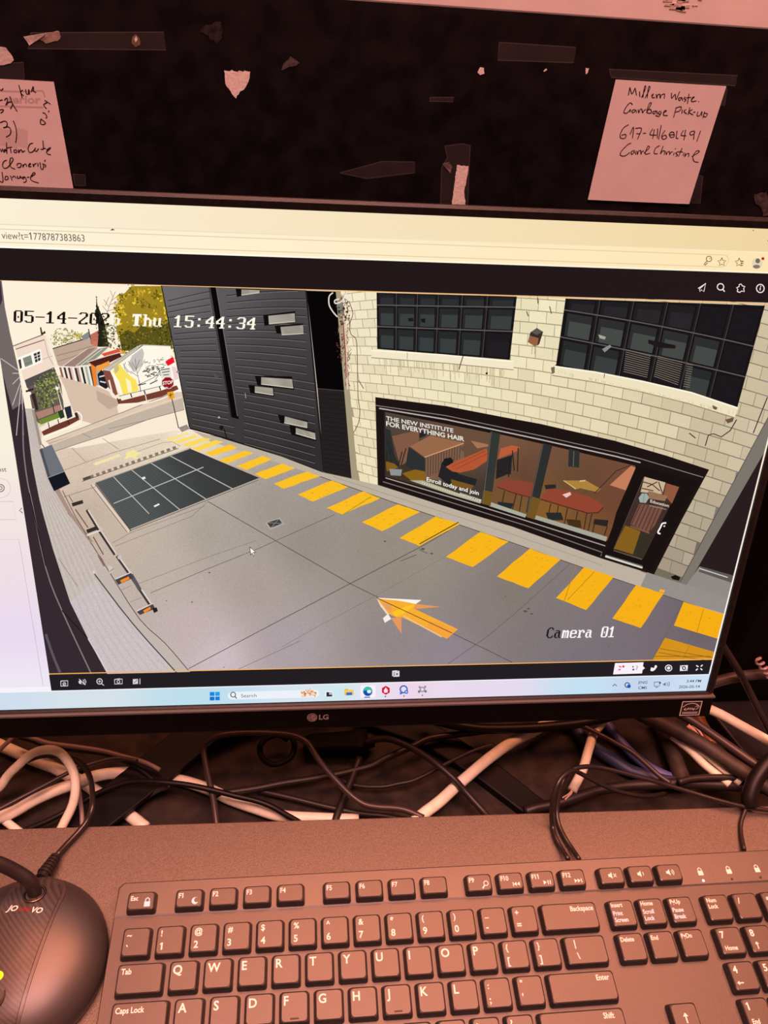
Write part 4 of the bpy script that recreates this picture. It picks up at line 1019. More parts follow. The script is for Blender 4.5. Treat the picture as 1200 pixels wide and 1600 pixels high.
    p.ring(1043.5, 1042, 5.0, 1.4, W, 4.6); p.disc(1043.5, 1042, 2.6, W, 2.4); p.poly([(1061.5,1038),(1073.5,1037.4),(1073,1046),(1061,1046.6)], W); p.ring(1067.4, 1042, 2.4, 1.6, (40,34,38)); p.lines([[(1062.5,1040),(1064,1039)],[(1071,1045),(1072.4,1044)]], 1.2, (40,34,38))
    p.lines([[(1086.5,1038),(1090,1040)],[(1096.5,1037),(1093.6,1039.6)],[(1086,1045.6),(1089,1043)],[(1096,1045),(1093,1042.6)]], 1.8, W)
    p.build('player_bar')
    # task bar
    t = Pic()
    vt = vb - 0.15
    clip_band(t, 0.0, vt, lambda k: idw([(0,0,(206,222,238)),(150,0,(214,226,234)),(300,0,(190,222,236)),(520,0,(206,234,240)),(560,0,(232,226,242)),(620,0,(240,214,234)),(760,0,(232,218,238)),(900,0,(196,226,242)),(980,0,(198,214,238)),(1100,0,(206,224,244))])(k*1230 - 130, 0), n=60, g=0.04)
    clip_band(t, vt - 0.7, vt, lambda k: (244,244,250))
    t.polys([([(328,1080),(335.4,1079.8),(335.4,1086),(328,1086.2)], (24,136,224)), ([(336.6,1079.8),(343.6,1079.6),(343.6,1085.8),(336.6,1086)], (34,160,232)), ([(328,1087.4),(335.4,1087.2),(335.4,1093),(328,1093.2)], (16,116,212)), ([(336.6,1087.2),(343.6,1087),(343.6,1092.8),(336.6,1093)], (20,128,222))])
    up_ = uv(356, 1086); u2 = uv(499, 1082); cyv = (up_[1] + u2[1]) / 2; R = 3.0
    pts = [(up_[0] + R*(1 - math.cos(a)) , cyv + R*math.sin(a)) for a in [-math.pi/2 + math.pi*k/8 for k in range(9)]]
    left_arc = [(up_[0] + R - R*math.cos(a), cyv + R*math.sin(a)) for a in [-math.pi/2 + math.pi*k/8 for k in range(9)]]
    right_arc = [(u2[0] - R + R*math.cos(a), cyv + R*math.sin(a)) for a in [math.pi/2 - math.pi*k/8 for k in range(9)]]
    t._put(left_arc + right_arc, [tuple(range(18))[::-1]], (236,242,248), 0.02)
    t.ring(364.4, 1084, 3.8, 1.3, (60,60,72)); t.line([(367,1086.6),(370,1090)], 1.4, (60,60,72)); t.uitext('Search', (377,1088.4), 2.7, (92,92,104), 'l')
    t.disc(482, 1081.5, 14, (246,232,226), 6.6); leaves(t, random.Random(5), [(468,1082),(474,1078),(484,1075),(494,1081),(493,1087),(470,1087)], 60, [(214,130,60),(236,170,90),(176,84,34),(244,200,140)], 3)
    t.poly([(508,1078.6),(520,1078),(520,1087),(508,1087.4)], (246,242,248)); t.poly([(510,1080),(514,1080),(514,1084),(519,1083.8),(519,1086.6),(510,1087)], (40,40,46)); t.poly([(514,1080),(519,1079.8),(519,1083.6),(514,1083.8)], (190,190,200))
    t.poly([(538,1075),(543,1074.6),(545,1076.6),(552.4,1076.2),(552.4,1084.4),(538,1085)], (244,190,72)); t.poly([(541,1080.6),(550,1080.2),(550,1084.6),(541,1085)], (40,112,206)); t.line([(538,1078.6),(552,1078)], 1.2, (252,216,120))
    t.poly([(563,1069.8),(586.6,1069),(586.6,1088),(563,1088.8)], (250,240,250)); t.disc(574.4, 1078.6, 7.4, (22,110,190)); t.poly([(567,1078),(570,1072.6),(576,1071.4),(581,1075),(581.4,1079),(576,1080),(574,1077),(570,1077)], (60,196,160)); t.disc(576.4, 1079, 3.2, (240,240,250), 2.6); t.poly([(568,1081),(572,1078),(574,1082),(580,1083),(576,1086),(571,1085.4)], (12,80,164)); t.line([(569,1088),(578,1087.6)], 1.4, (60,96,170))
    hx = [(602.6 + 7*math.sin(math.pi*k/3), 1077 - 7*math.cos(math.pi*k/3)) for k in range(6)]; t.poly(hx, (212,20,44)); t.poly([(602.6,1072.4),(606,1077),(605,1080.6),(600,1080.8),(599.4,1077)], (246,226,230)); t.disc(602, 1086.6, 1.2, (110,100,120))
    t.ring(630.4, 1075.4, 5.4, 2.2, (52,106,200)); t.disc(634.6, 1079.6, 3.0, (60,110,210)); t.disc(634.6, 1079.6, 1.2, (220,230,246)); t.poly([(624,1080),(630,1081),(625,1084)], (52,106,200)); t.disc(631, 1085.8, 1.1, (110,100,120))
    t.ring(659.6, 1075.6, 3.4, 1.8, (150,146,162)); t.disc(654.4, 1079, 2.0, (120,116,136)); t.disc(664.6, 1078.6, 2.0, (120,116,136)); t.disc(655.4, 1072, 1.8, (150,146,162)); t.disc(664, 1071.4, 1.8, (150,146,162)); t.disc(659.6, 1084.8, 1.1, (110,100,120))
    dk = (66,76,100)
    t.line([(956.4,1070.2),(959.4,1067.2),(962.6,1070)], 1.3, dk); t.ring(979, 1068.4, 3.6, 1.5, (70,80,100)); t.disc(981.6, 1070.4, 2.9, (14,94,184))
    t.uitext('ENG', (1010,1066.3), 2.35, dk, 'r', 0.008); t.uitext('CMS', (1009.3,1074.6), 2.35, dk, 'r', 0.008)
    t.line([(1021,1064),(1029,1063.6),(1029,1070),(1021,1070.4),(1021,1064)], 1.0, dk); t.line([(1023,1072),(1027,1071.8)], 1.0, dk); t.disc(1030, 1065, 1.6, dk)
    t.poly([(1035,1066),(1037,1066),(1039,1063.6),(1039,1070.4),(1037,1068.6),(1035,1068.8)], (110,120,142)); t.lines([[(1041,1064.6),(1042,1067),(1041,1069.4)],[(1043.4,1063.2),(1044.8,1066.6),(1043.4,1070.4)]], 0.9, dk)
    t.uitext('3:44 PM', (1093.6,1064), 2.35, dk, 'r', 0.008); t.uitext('2026-05-14', (1091.6,1072.6), 2.35, dk, 'r', 0.008)
    t.build('task_bar')
    # white page margin at the right of the picture
    e = Pic(); ur = uv(1111.4, 1029)[0]
    e._put([(ur, vb), (hw, vb), (hw, v_dark), (ur, v_dark)], [(0,1,2,3)], [(250,246,252),(250,246,252),(250,226,180),(250,226,180)], 0)
    e.build('page_margin')
paint_ui()

# printed logo and sticker on the chin
def chin_print(name, polys, material, n=4.75):
    m = MB()
    for v, f in polys: m.add([S(u, w, n) for u, w in v], f)
    return m.build(name, material, monitor, MO)
def ctext(s, u, v, cap, bold=0.0):
    vv, ff, w = text2d(s, bold); return [(u + x*cap, v + y*cap) for x, y in vv], ff
chin_print('logo', [ctext('LG', -0.2, -11.6, 3.9, 0.03)], 'logo')
circ = [(-4.6 + 3.3*math.cos(2*math.pi*k/28), -9.8 + 3.3*math.sin(2*math.pi*k/28)) for k in range(28)]
chin_print('logo_badge', [(circ, [tuple(range(28))])], 'logo_red')
chin_print('logo_badge_mark', [ribbon([(-5.7,-8.2),(-5.7,-11.2),(-4.2,-11.2)], .45, 1), ribbon([(-4.5 + 2.5*math.cos(a), -9.8 + 2.5*math.sin(a)) for a in [-1.4 - .3*k for k in range(17)]], .4, 1), ribbon([(-4.5,-9.8),(-2.3,-9.8)], .4, 1)], 'sticker_dark', 4.8)
su, sv, sw_ = 253.2, -11.6, 7.2
chin_print('energy_sticker', [([(su-sw_,sv-6),(su+sw_,sv-6),(su+sw_,sv+6),(su-sw_,sv+6)], [(0,1,2,3)])], 'sticker', 4.72)
chin_print('energy_sticker_ground', [([(su-sw_+.6,sv-5.4),(su+sw_-.6,sv-5.4),(su+sw_-.6,sv+5.4),(su-sw_+.6,sv+5.4)], [(0,1,2,3)])], 'sticker_dark', 4.76)
chin_print('energy_sticker_mark', [ribbon([(su-6,sv+1.2),(su-3.5,sv+3.4),(su,sv+4.2),(su+3.5,sv+3.4),(su+6,sv+1.2)], .5, 3),
    ribbon([(su-5,sv-1),(su-3.6,sv+.4),(su-4.4,sv-1.2),(su-2.8,sv-1),(su-2,sv+.6),(su-1.6,sv-1),(su-.6,sv+.6),(su-.2,sv-1),(su+1,sv+.4),(su+1.4,sv-1.2),(su+2.6,sv+.2),(su+2.2,sv-1.6)], .45, 2),
    ribbon([(su+3,sv+1),(su+4,sv+2.6),(su+4.4,sv+1),(su+5.8,sv+.8),(su+4.4,sv-.4),(su+3.4,sv-1)], .4, 1), ribbon([(su-5.6,sv-3.2),(su+5.6,sv-3.2)], .4, 1), ribbon([(su-5.6,sv-4.2),(su+5.6,sv-4.2)], .4, 1)], 'sticker', 4.8)

# ------------------------------------------------------------------ keyboard
KT = math.radians(2.0)
KZ = 60.4
kb = tag(empty('keyboard', (0, 0, KZ)), 'black full-size keyboard with white legends on the riser board', 'keyboard')
kb.rotation_euler = (KT, 0, 0)
U = 19.05
def kmesh(m, name, material, parent=kb, at=None, smooth=False):
    return link_mesh(name, [(p[0]*MM, p[1]*MM, p[2]*MM) for p in m.v], m.f, material, parent, at, smooth)
X0, X1, Y0, Y1 = -16.2, 413.0, -104.0, 36.2
m = MB()
def ring2(ins, z, y1=Y1): return [(x, y, z) for x, y in rrect(X1-X0-2*ins, y1-Y0-2*ins, 5.0 - min(ins, 2), 4, (X0+X1)/2, (Y0+y1)/2)]
m.rings([ring2(2.5, -17.2), ring2(0.6, -15.5), ring2(0, -8.0), ring2(0.9, -5.4)], True, True)
kmesh(m, 'case', 'kb2')
# raised strip that carries the function keys
m = MB()
st = [(X0+.6, 15.4), (X1-.6, 15.4), (X1-.6, Y1-3.5), (X1-3.5, Y1-.6), (X0+3.5, Y1-.6), (X0+.6, Y1-3.5)]
ins = [(X0+.9, 16.4), (X1-.9, 16.4), (X1-1.4, Y1-4.0), (X1-4.0, Y1-1.2), (X0+4.0, Y1-1.2), (X0+1.4, Y1-4.0)]
m.rings([[(x, y, -6) for x, y in st], [(x, y, -5.3) for x, y in st], [(x, y, -4.9) for x, y in ins]])
kmesh(m, 'function_strip', 'kb')
for x in (30, 370):
    for y in (-85, 20):
        m = MB(); m.prism(rrect(26, 12, 3, 3, x, y), -20.0 - y * math.tan(KT), -16.0)
        kmesh(m, 'rubber_foot', 'rubber')

_keymesh = {}
def keymesh(w, h, z0=-5.0):
    if (w, h) in _keymesh: return _keymesh[(w, h)]
    m = MB(); R = []
    for (d, r, z) in ((0, 1.6, z0), (0.15, 1.6, -4.0), (0.75, 1.7, -0.85), (1.0, 1.8, -0.35), (1.55, 1.9, 0.0)):
        R.append([(x, y, z) for x, y in rrect(w - 2*d, h - 2*d, r, 3)])
    m.rings(R, False, True)
    me = bpy.data.meshes.new('key'); me.from_pydata([(p[0]*MM, p[1]*MM, p[2]*MM) for p in m.v], [], m.f); me.materials.append(M['key']); me.update()
    _keymesh[(w, h)] = me
    return me
def key(cx, cy, w, h, legends=(), z=0.0, z0=-5.0):
    o = bpy.data.objects.new('key', keymesh(w, h, z0)); C.objects.link(o); o.parent = kb
    o.location = (cx*MM, cy*MM, z*MM)
    for L in legends:
        m = MB(); matn = 'legend'
        if L[0] == 't':
            _, s, x, y, cap = L[:5]; al = L[5] if len(L) > 5 else 'l'; matn = L[6] if len(L) > 6 else 'legend'
            v, f, wd = text2d(s, 0.02); ks = 0.88 if len(s) > 1 else 1.0
            dx = {'l': 0, 'r': -wd*cap*ks, 'c': -wd*cap*ks/2}[al]
            m.add([(x + dx + a*cap*ks, y + b*cap, 0.03) for a, b in v], f)
        else:
            _, shapes, matn = L
            for v, f in shapes: m.add([(a, b, 0.03) for a, b in v], f)
        kmesh(m, 'legend', matn, o)
    return o
KW = 16.9
def u1(cx, row, leg=(), w=1.0): return key(cx * U, -row * U, KW + (w - 1) * U, KW, leg)
def letter(ch): return [('t', ch, -5.8, 1.0, 4.6)]
def dual(a, b): return [('t', a, -5.3, 2.2, 3.3), ('t', b, -5.3, -5.0, 3.8)]
def poly_(pts): return (pts, [tuple(range(len(pts)))])
# function row
FH = 12.0
lock = [poly_([(2.0,-3.4),(5.4,-3.4),(5.4,-.6),(2.0,-.6)]), ribbon([(2.6,-.8),(2.6,.8),(3.7,1.6),(4.8,.8),(4.8,-.8)], .55, 1)]
moon = [poly_([(3.6+2.0*math.cos(a), -1.6+2.0*math.sin(a)) for a in [math.radians(d) for d in range(60, 331, 30)]] + [(3.6+.9+1.5*math.cos(a), -1.6+.5+1.5*math.sin(a)) for a in [math.radians(d) for d in range(300, 89, -30)]])]
mag = [ribbon([(4.2+1.4*math.cos(a), -.6+1.4*math.sin(a)) for a in [2*math.pi*k/14 for k in range(15)]], .5, 1), ribbon([(3.2,-1.7),(1.6,-3.6)], .8, 1)]
def tri(x, y, s, d=1): return poly_([(x, y - s) , (x + d*1.5*s, y), (x, y + s)] if d > 0 else [(x, y + s), (x + d*1.5*s, y), (x, y - s)])
prev = [tri(3.4, -2, 1.2, -1), tri(5.4, -2, 1.2, -1), poly_([(1.0,-3.2),(1.5,-3.2),(1.5,-.8),(1.0,-.8)])]
play = [tri(.6, -2, 1.3), poly_([(3.2,-3.2),(3.8,-3.2),(3.8,-.8),(3.2,-.8)]), poly_([(4.6,-3.2),(5.2,-3.2),(5.2,-.8),(4.6,-.8)])]
nxt = [tri(.6, -2, 1.2), tri(2.6, -2, 1.2), poly_([(4.8,-3.2),(5.3,-3.2),(5.3,-.8),(4.8,-.8)])]
spk = poly_([(-2.2,-.8),(-1.2,-.8),(.2,-2.0),(.2,2.0),(-1.2,.8),(-2.2,.8)])
def wave(r): return ribbon([(.6 + r*math.cos(a), r*math.sin(a)) for a in (-.9, -.45, 0, .45, .9)], .4, 2)
FY = 22.2
def fk(cx, leg): key(cx, FY, 17.2, FH, leg, 1.0, -5.6)
fk(-0.1, [('t', 'Esc', -6.0, .3, 2.7), ('s', lock, 'legend_blue')])
for k in range(12):
    cx = 27.8 + 20.05*k + (k // 4) * 8.05
    leg = [('t', 'F%d' % (k+1), -6.2, .3, 2.9)]
    ic = {0: moon, 8: mag, 9: prev, 10: play, 11: nxt}.get(k)
    if ic: leg.append(('s', ic, 'legend_blue' if k in (0, 8) else 'legend'))
    fk(cx, leg)
fk(289.8, [('s', [spk, ribbon([(1.2,-1),(3.0,1)], .4, 1), ribbon([(1.2,1),(3.0,-1)], .4, 1)], 'legend')])
fk(309.0, [('s', [spk, wave(1.2)], 'legend')])
fk(328.2, [('s', [spk, wave(1.2), wave(2.2)], 'legend')])
# main block
for i, (a, b) in enumerate([('~', '`'), ('!', '1'), ('@', '2'), ('#', '3'), ('$', '4'), ('%', '5'), ('^', '6'), ('&', '7'), ('*', '8'), ('(', '9'), (')', '0'), ('_', '-'), ('+', '=')]): u1(i, 0, dual(a, b))
u1(13.5, 0, [('t', 'Backspace', 15.4, 2.8, 2.9, 'r')], 2)
u1(.25, 1, [('t', 'Tab', -10.4, 2.4, 3.0)], 1.5)
for i, ch in enumerate('QWERTYUIOP'): u1(1.5 + i, 1, letter(ch))
u1(11.5, 1, dual('{', '[')); u1(12.5, 1, dual('}', ']')); u1(13.75, 1, [('t', '|', -6.4, 2.2, 3.6), ('t', '\\', -6.2, -4.6, 3.4)], 1.5)
u1(.375, 2, [('t', 'Caps Lock', -12.8, 2.4, 2.9)], 1.75)
for i, ch in enumerate('ASDFGHJKL'):
    k = u1(1.75 + i, 2, letter(ch))
    if ch in 'FJ':
        m = MB(); m.prism(rrect(4.6, .7, .3, 2, 0, -5.6), 0, .35); kmesh(m, 'homing_bar', 'rubber', k)
u1(10.75, 2, dual(':', ';')); u1(11.75, 2, dual('"', "'")); u1(13.375, 2, [('t', 'Enter', 16.6, 2.8, 2.9, 'r')], 2.25)
u1(.625, 3, [('t', 'Shift', -15, 2.4, 2.9)], 2.25)
for i, ch in enumerate('ZXCVBNM'): u1(2.25 + i, 3, letter(ch))
u1(9.25, 3, dual('<', ',')); u1(10.25, 3, dual('>', '.')); u1(11.25, 3, dual('?', '/')); u1(13.125, 3, [('t', 'Shift', 18.6, 2.8, 2.9, 'r')], 2.75)
for cx, w, s in ((.125, 1.25, 'Ctrl'), (1.375, 1.25, ''), (2.625, 1.25, 'Alt'), (6.375, 6.25, ''), (10.125, 1.25, 'Alt'), (11.375, 1.25, ''), (12.625, 1.25, ''), (13.875, 1.25, 'Ctrl')):
    u1(cx, 4, [('t', s, -7.5, 2.4, 2.9)] if s else [], w)
# navigation block
def words(*L): return [('t', s, -6.2, y, 2.55, 'l', mt) for s, y, mt in L]
u1(15.25, 0, words(('Insert', 3.6, 'legend'), ('Print', -1.2, 'legend_blue'), ('Screen', -5.0, 'legend_blue')))
u1(16.25, 0, words(('Home', 3.6, 'legend'), ('Scroll', -1.2, 'legend_blue'), ('Lock', -5.0, 'legend_blue')))
u1(17.25, 0, words(('PgUp', 3.6, 'legend'), ('Pause', -1.2, 'legend_blue'), ('Break', -5.0, 'legend_blue')))
for i, s in enumerate(('Delete', 'End', 'PgDn')): u1(15.25 + i, 1, words((s, 3.0, 'legend')))
up = [ribbon([(0,-2.4),(0,1.6)], .7, 1), poly_([(-1.5,.9),(1.5,.9),(0,2.8)])]
lf = [ribbon([(2.2,0),(-1.6,0)], .7, 1), poly_([(-.9,-1.4),(-.9,1.4),(-2.8,0)])]
rot = lambda sh: [([(-a, -b) for a, b in v], f) for v, f in sh]
u1(16.25, 3, [('s', up, 'legend')]); u1(15.25, 4, [('s', lf, 'legend')]); u1(16.25, 4, [('s', rot(up), 'legend')]); u1(17.25, 4, [('s', rot(lf), 'legend')])
# number pad
u1(18.5, 0, words(('Num', 3.2, 'legend'), ('Lock', -.4, 'legend'))); u1(19.5, 0, [('t', '/', -5.2, 1.6, 3.4)]); u1(20.5, 0, [('t', '*', -5.2, .6, 4)]); 
def shift(sh, x, y, k=.8): return [([(a*k + x, b*k + y) for a, b in v], f) for v, f in sh]
def nump(n, word=None, sh=None):
    L = [('t', n, -5.6, 1.6, 3.9)]
    if word: L.append(('t', word, -5.2, -5.2, 2.55))
    if sh: L.append(('s', shift(sh, -3.6, -3.6), 'legend'))
    return L
u1(18.5, 1, nump('7', 'Home')); u1(19.5, 1, nump('8', None, up)); u1(20.5, 1, nump('9', 'PgUp'))
u1(18.5, 2, nump('4', None, lf)); u1(19.5, 2, nump('5')); u1(20.5, 2, nump('6', None, rot(lf)))
u1(18.5, 3, nump('1', 'End')); u1(19.5, 3, nump('2', None, rot(up))); u1(20.5, 3, nump('3', 'PgDn'))
u1(19.0, 4, nump('0', 'Ins'), 2); u1(20.5, 4, nump('.', 'Del'))
# lock lamps with padlock marks
for i, x in enumerate((351.5, 371.0, 390.5)):
    m = MB()
    for v, f in [poly_([(x-1.7,21.6),(x+1.7,21.6),(x+1.7,24.4),(x-1.7,24.4)]), ribbon([(x-1.1,24.2),(x-1.1,25.6),(x,26.4),(x+1.1,25.6),(x+1.1,24.2)], .5, 1)]: m.add([(a, b, -4.84) for a, b in v], f)
    kmesh(m, 'lock_mark', 'legend')
    m = MB(); m.prism([(x + .8*math.cos(2*math.pi*k/10), 18.2 + .8*math.sin(2*math.pi*k/10)) for k in range(10)], -5.1, -4.75)
    kmesh(m, 'lock_lamp', 'led_white' if i == 0 else 'rubber')

# ------------------------------------------------------------------ gooseneck microphone base
MC = Vector((-66.0, -3.0, 40.0))
mic = tag(empty('desk_microphone', (MC.x, MC.y, 40.2)), 'round black gooseneck microphone base with carbon pattern at bottom left', 'microphone')
MO2 = (MC.x, MC.y, 40.2)
prof = [(42.0, 0.0), (46.5, 0.8), (48.3, 3.5), (48.6, 6.5), (47.6, 10.0), (45.0, 14.0), (40.5, 18.0), (34.0, 21.6), (26.0, 24.3), (16.0, 26.0), (7.0, 26.7)]
def dome_h(r):
    for (r0, z0), (r1, z1) in zip(prof[2:], prof[3:]):
        if r1 <= r <= r0: return z1 + (z0 - z1) * (r - r1) / (r0 - r1)
    return 26.8 if r < 7 else 3
m = MB()
m.rings([[(MC.x + r*math.cos(2*math.pi*k/56), MC.y + r*math.sin(2*math.pi*k/56), 40.2 + z) for k in range(56)] for r, z in prof])
m.build('base_dome', 'mic', mic, MO2, True)
AX = Vector((0.130, 0.9915, 0)); AP = Vector((AX.y, -AX.x, 0))       # long axis of the plate
def plate(name, half, y_back, y_front, h0, h1, material):
    """racetrack patch that follows the dome"""
    m = MB(); N = 26; K = 9; rows = []
    for i in range(N + 1):
        t = i / N
        s = y_back + (y_front - y_back) * t
        w = half
        db = (y_back - s)
        if db < half * .95: w = half * math.sqrt(max(0.0, 1 - (1 - db / (half * .95)) ** 2))
        w = max(w, 0.4)
        rows.append([(s, w * (2 * k / K - 1)) for k in range(K + 1)])
    def P3(s, o, h):
        p = MC + AX * s + AP * o; r = (p - MC).to_2d().length
        return (p.x, p.y, 40.2 + dome_h(min(r, 47.5)) + h)
    b = []
    for row in rows: b.append([P3(s, o, h1) for s, o in row])
    n = K + 1
    v = [p for row in b for p in row]; f = []
    for i in range(N):
        for k in range(K): f.append((i*n+k, i*n+k+1, (i+1)*n+k+1, (i+1)*n+k))
    f = [q[::-1] for q in f]
    m.add(v, f)
    # side wall
    out = [(i, K) for i in range(N + 1)] + [(N, k) for k in range(K - 1, -1, -1)] + [(i, 0) for i in range(N - 1, -1, -1)] + [(0, k) for k in range(1, K)]
    top_ = [b[i][k] for i, k in out]; low = [(p[0], p[1], p[2] - (h1 - h0)) for p in top_]
    base = len(m.v); m.v += top_ + low; L = len(out)
    for j in range(L):
        k = (j + 1) % L; m.f.append((base+j, base+k, base+L+k, base+L+j))
    return m.build(name, material, mic, MO2, True)
plate('plate_rim', 16.4, 48.0, -46, -1.0, 0.8, 'mic_rim')
plate('carbon_plate', 14.6, 45.5, -45, 0.2, 1.6, 'carbon')
def on_dome(p, h): 
    r = (Vector((p.x, p.y)) - Vector((MC.x, MC.y))).length
    return Vector((p.x, p.y, 40.2 + dome_h(min(r, 47.5)) + h))
hole = MC + AX * 32.0
hz = on_dome(hole, 1.6)
m = MB()
R = []
for r, z in ((6.4, -1.0), (6.4, .4), (6.0, .9), (5.3, .9), (4.9, .2), (4.9, -1.0)):
    R.append([(hz.x + r*math.cos(2*math.pi*k/28), hz.y + r*math.sin(2*math.pi*k/28) , hz.z + z - (hz.z*0) + (-.42 * r*math.sin(2*math.pi*k/28))) for k in range(28)])
m.rings(R, False, False); m.build('neck_ring', 'steel', mic, MO2, True)
m = MB()
m.tube([(hz.x, hz.y, hz.z - 2), (hz.x - 1, hz.y + 3, hz.z + 8), (-70.5, 35.0, 80.0), (-81, 36.5, 90), (-96, 36, 97), (-118, 33, 106), (-150, 26, 126), (-176, 10, 168), (-180, -14, 215)], 4.0, 14, 5)
m.build('gooseneck', 'neck', mic, MO2, True)
m = MB(); m.tube([(-180, -14, 213), (-180.5, -16.5, 222), (-180, -22, 240), (-178, -27, 256)], lambda t: 7.2 if t < .92 else 5.0, 16, 4)
m.build('microphone_head', 'rubber', mic, MO2, True)
def dome_text(s, p0, p1, cap, material, name, bold=0.02, shear=0.22):
    v, f, w = text2d(s, bold); d = (p1 - p0) / w; n = Vector((-d.y, d.x, 0)).normalized() * cap
    m = MB(); vv = []
    for x, y in v:
        p = p0 + d * (x + shear * y) + n * y
        vv.append(on_dome(p, 1.72))
    m.add(vv, f); m.build(name, material, mic, MO2)
t0 = MC + AX * 20.5 - AP * 11.2; t1 = MC + AX * 20.5 + AP * 9.2
dome_text('JO', t0, t0.lerp(t1, .27), 3.3, 'legend', 'brand_print')
dome_text('UNI', t0.lerp(t1, .32), t0.lerp(t1, .62), 2.7, 'red', 'brand_print', 0.0)
dome_text('VO', t0.lerp(t1, .66), t0.lerp(t1, .97), 3.3, 'legend', 'brand_print')
def dome_disc(c, r, h0, h1, material, name, squash=1.0, ring=None):
    m = MB(); q = on_dome(c, 0); N = 24
    rr_ = [(r, h0), (r, h1)] + ([(ring, h1), (ring, h0)] if ring else [])
    m.rings([[(q.x + a*math.cos(2*math.pi*k/N), q.y + squash*a*math.sin(2*math.pi*k/N), q.z + h) for k in range(N)] for a, h in rr_], False, ring is None)
    m.build(name, material, mic, MO2)
dome_disc(MC + AX * -13.5 + AP * -1.6, 3.0, .4, 2.0, 'led', 'status_lamp', .8)
dome_disc(MC + AX * -23.0 + AP * -1.6, 7.6, .4, 2.1, 'rubber', 'mute_button_ring', 1.0, 6.6)
dome_disc(MC + AX * -23.0 + AP * -1.6, 6.2, .4, 1.9, 'mic_rim', 'mute_button', 1.0)
# strain relief and cord
a = Vector((-63.6, 46.5, 50.0)); b = Vector((-60.0, 60.0, 46.0)); m = MB()
for k in range(6):
    p = a.lerp(b, k / 6); q = a.lerp(b, k / 6 + .11)
    m.tube([p, q], 4.6 - .25 * k, 12, 1)
m.tube([a - (b - a) * .2, b], lambda t: 3.9 - 1.6 * t, 12, 1)
m.build('strain_relief', 'rubber', mic, MO2)
MIC_CORD = [(-60.0,60.0,46.0),(-55.6,68.2,44.4),(-50.9,74.9,44.2),(-45.6,82.8,46.0),(-43.2,90.2,49.5),(-46.0,102.5,48.0),(-50.5,115.0,44.0),(-57.0,126.0,40.0),(-66.0,134.0,37.0),(-78.5,139.0,34.0),(-91.0,142.0,31.0),(-103.0,140.5,27.0),(-122.0,134.0,22.0),(-146.0,128.0,16.0)]
m = MB(); m.tube(MIC_CORD, 1.9, 10, 4); m.build('cord', 'blackg', mic, MO2, True)

# ------------------------------------------------------------------ notes, tape and paper scraps on the backboard
HP = (0.363303482, -0.0417151497, -78.3590764, -0.00463159086, -0.520771171, 462.675741, -5.54448432e-05, -0.000439333244)
def px2(x, y):
    w = HP[6]*x + HP[7]*y + 1
    return ((HP[0]*x + HP[1]*y + HP[2]) / w, (HP[3]*x + HP[4]*y + HP[5]) / w)
YP = 365.0
def sheet(name, outline, material, off=0.05, th=0.14, curl=None, label=None, cat=None, parent=None, org=None, group=None):
    """thin sheet on the board; outline in board millimetres (x, z), curl(x, z) lifts it off the board"""
    m = MB(); fn = curl or (lambda x, z: 0.0)
    front = [(x, YP - off - th - fn(x, z), z) for x, z in outline]; back = [(x, YP - off - fn(x, z), z) for x, z in outline]
    n = len(outline)
    m.v = front + back
    m.f = [tuple(range(n)), tuple(range(2*n - 1, n - 1, -1))] + [(i, n + i, n + (i+1) % n, (i+1) % n) for i in range(n)]
    o0 = org or (sum(p[0] for p in outline)/n, YP, min(p[1] for p in outline))
    o = m.build(name, material, parent, o0)
    if label: tag(o, label, cat, group)
    return o, o0
def strokes(parent, org, lines, conv, w, material, y, name='handwriting', sub=4):
    m = MB()
    for L in lines:
        v, f = ribbon([conv(*p) for p in L], w, sub)
        m.add([(a, y, b) for a, b in v], [q[::-1] for q in f])
    return m.build(name, material, parent, org)
# right note, 76 mm square
def note(x0, x1, z0, z1, name, label, bow):
    m = MB(); N = 12
    def yy(x, z): return YP - 0.35 - bow * (1 - ((x - x0) / (x1 - x0) * 2 - 1) ** 2) * .5 - bow * max(0.0, (z1 - 12 - z) / 64.0) ** 2 * 1.2
    def P3(i, j, d): x = x0 + (x1-x0)*i/N; z = z0 + (z1-z0)*j/N; return (x, yy(x, z) - d, z)
    for d in (0.16, 0.0): m.v += [P3(i, j, d) for j in range(N+1) for i in range(N+1)]
    K = (N+1)**2
    for j in range(N):
        for i in range(N):
            a = j*(N+1)+i; m.f.append((a, a+1, a+N+2, a+N+1)); m.f.append((K+a, K+a+N+1, K+a+N+2, K+a+1))
    edge = [i for i in range(N+1)] + [(j+1)*(N+1)+N for j in range(N)] + [N*(N+1)+N-1-i for i in range(N)] + [(N-1-j)*(N+1) for j in range(N-1)]
    for a, b in zip(edge, edge[1:] + edge[:1]): m.f.append((a, K+a, K+b, b))
    org = ((x0+x1)/2, YP, z0)
    e = tag(empty(name, org), label, 'note')
    m.build('paper_sheet', 'paper', e, org)
    return e, org, yy
rn, ro, ryy = note(298.0, 373.8, 364.8, 441.2, 'sticky_note', 'square pink-lit note with four handwritten lines at the upper right', 0.5)
ln_, lo, lyy = note(-133.0, -56.5, 344.0, 421.4, 'sticky_note', 'pink-lit handwritten note with faint print cut by the left edge', 0.4)
def write(parent, org, lines, conv, w, material, yy, lift, name):
    m = MB()
    for L in lines:
        v, f = ribbon([conv(*p) for p in L], w, 4)
        m.add([(a, yy(a, b) - lift, b) for a, b in v], [q[::-1] for q in f])
    return m.build(name, material, parent, org)
cr = lambda x, y: px2(900 + x / 4.615, 100 + y / 4.617)
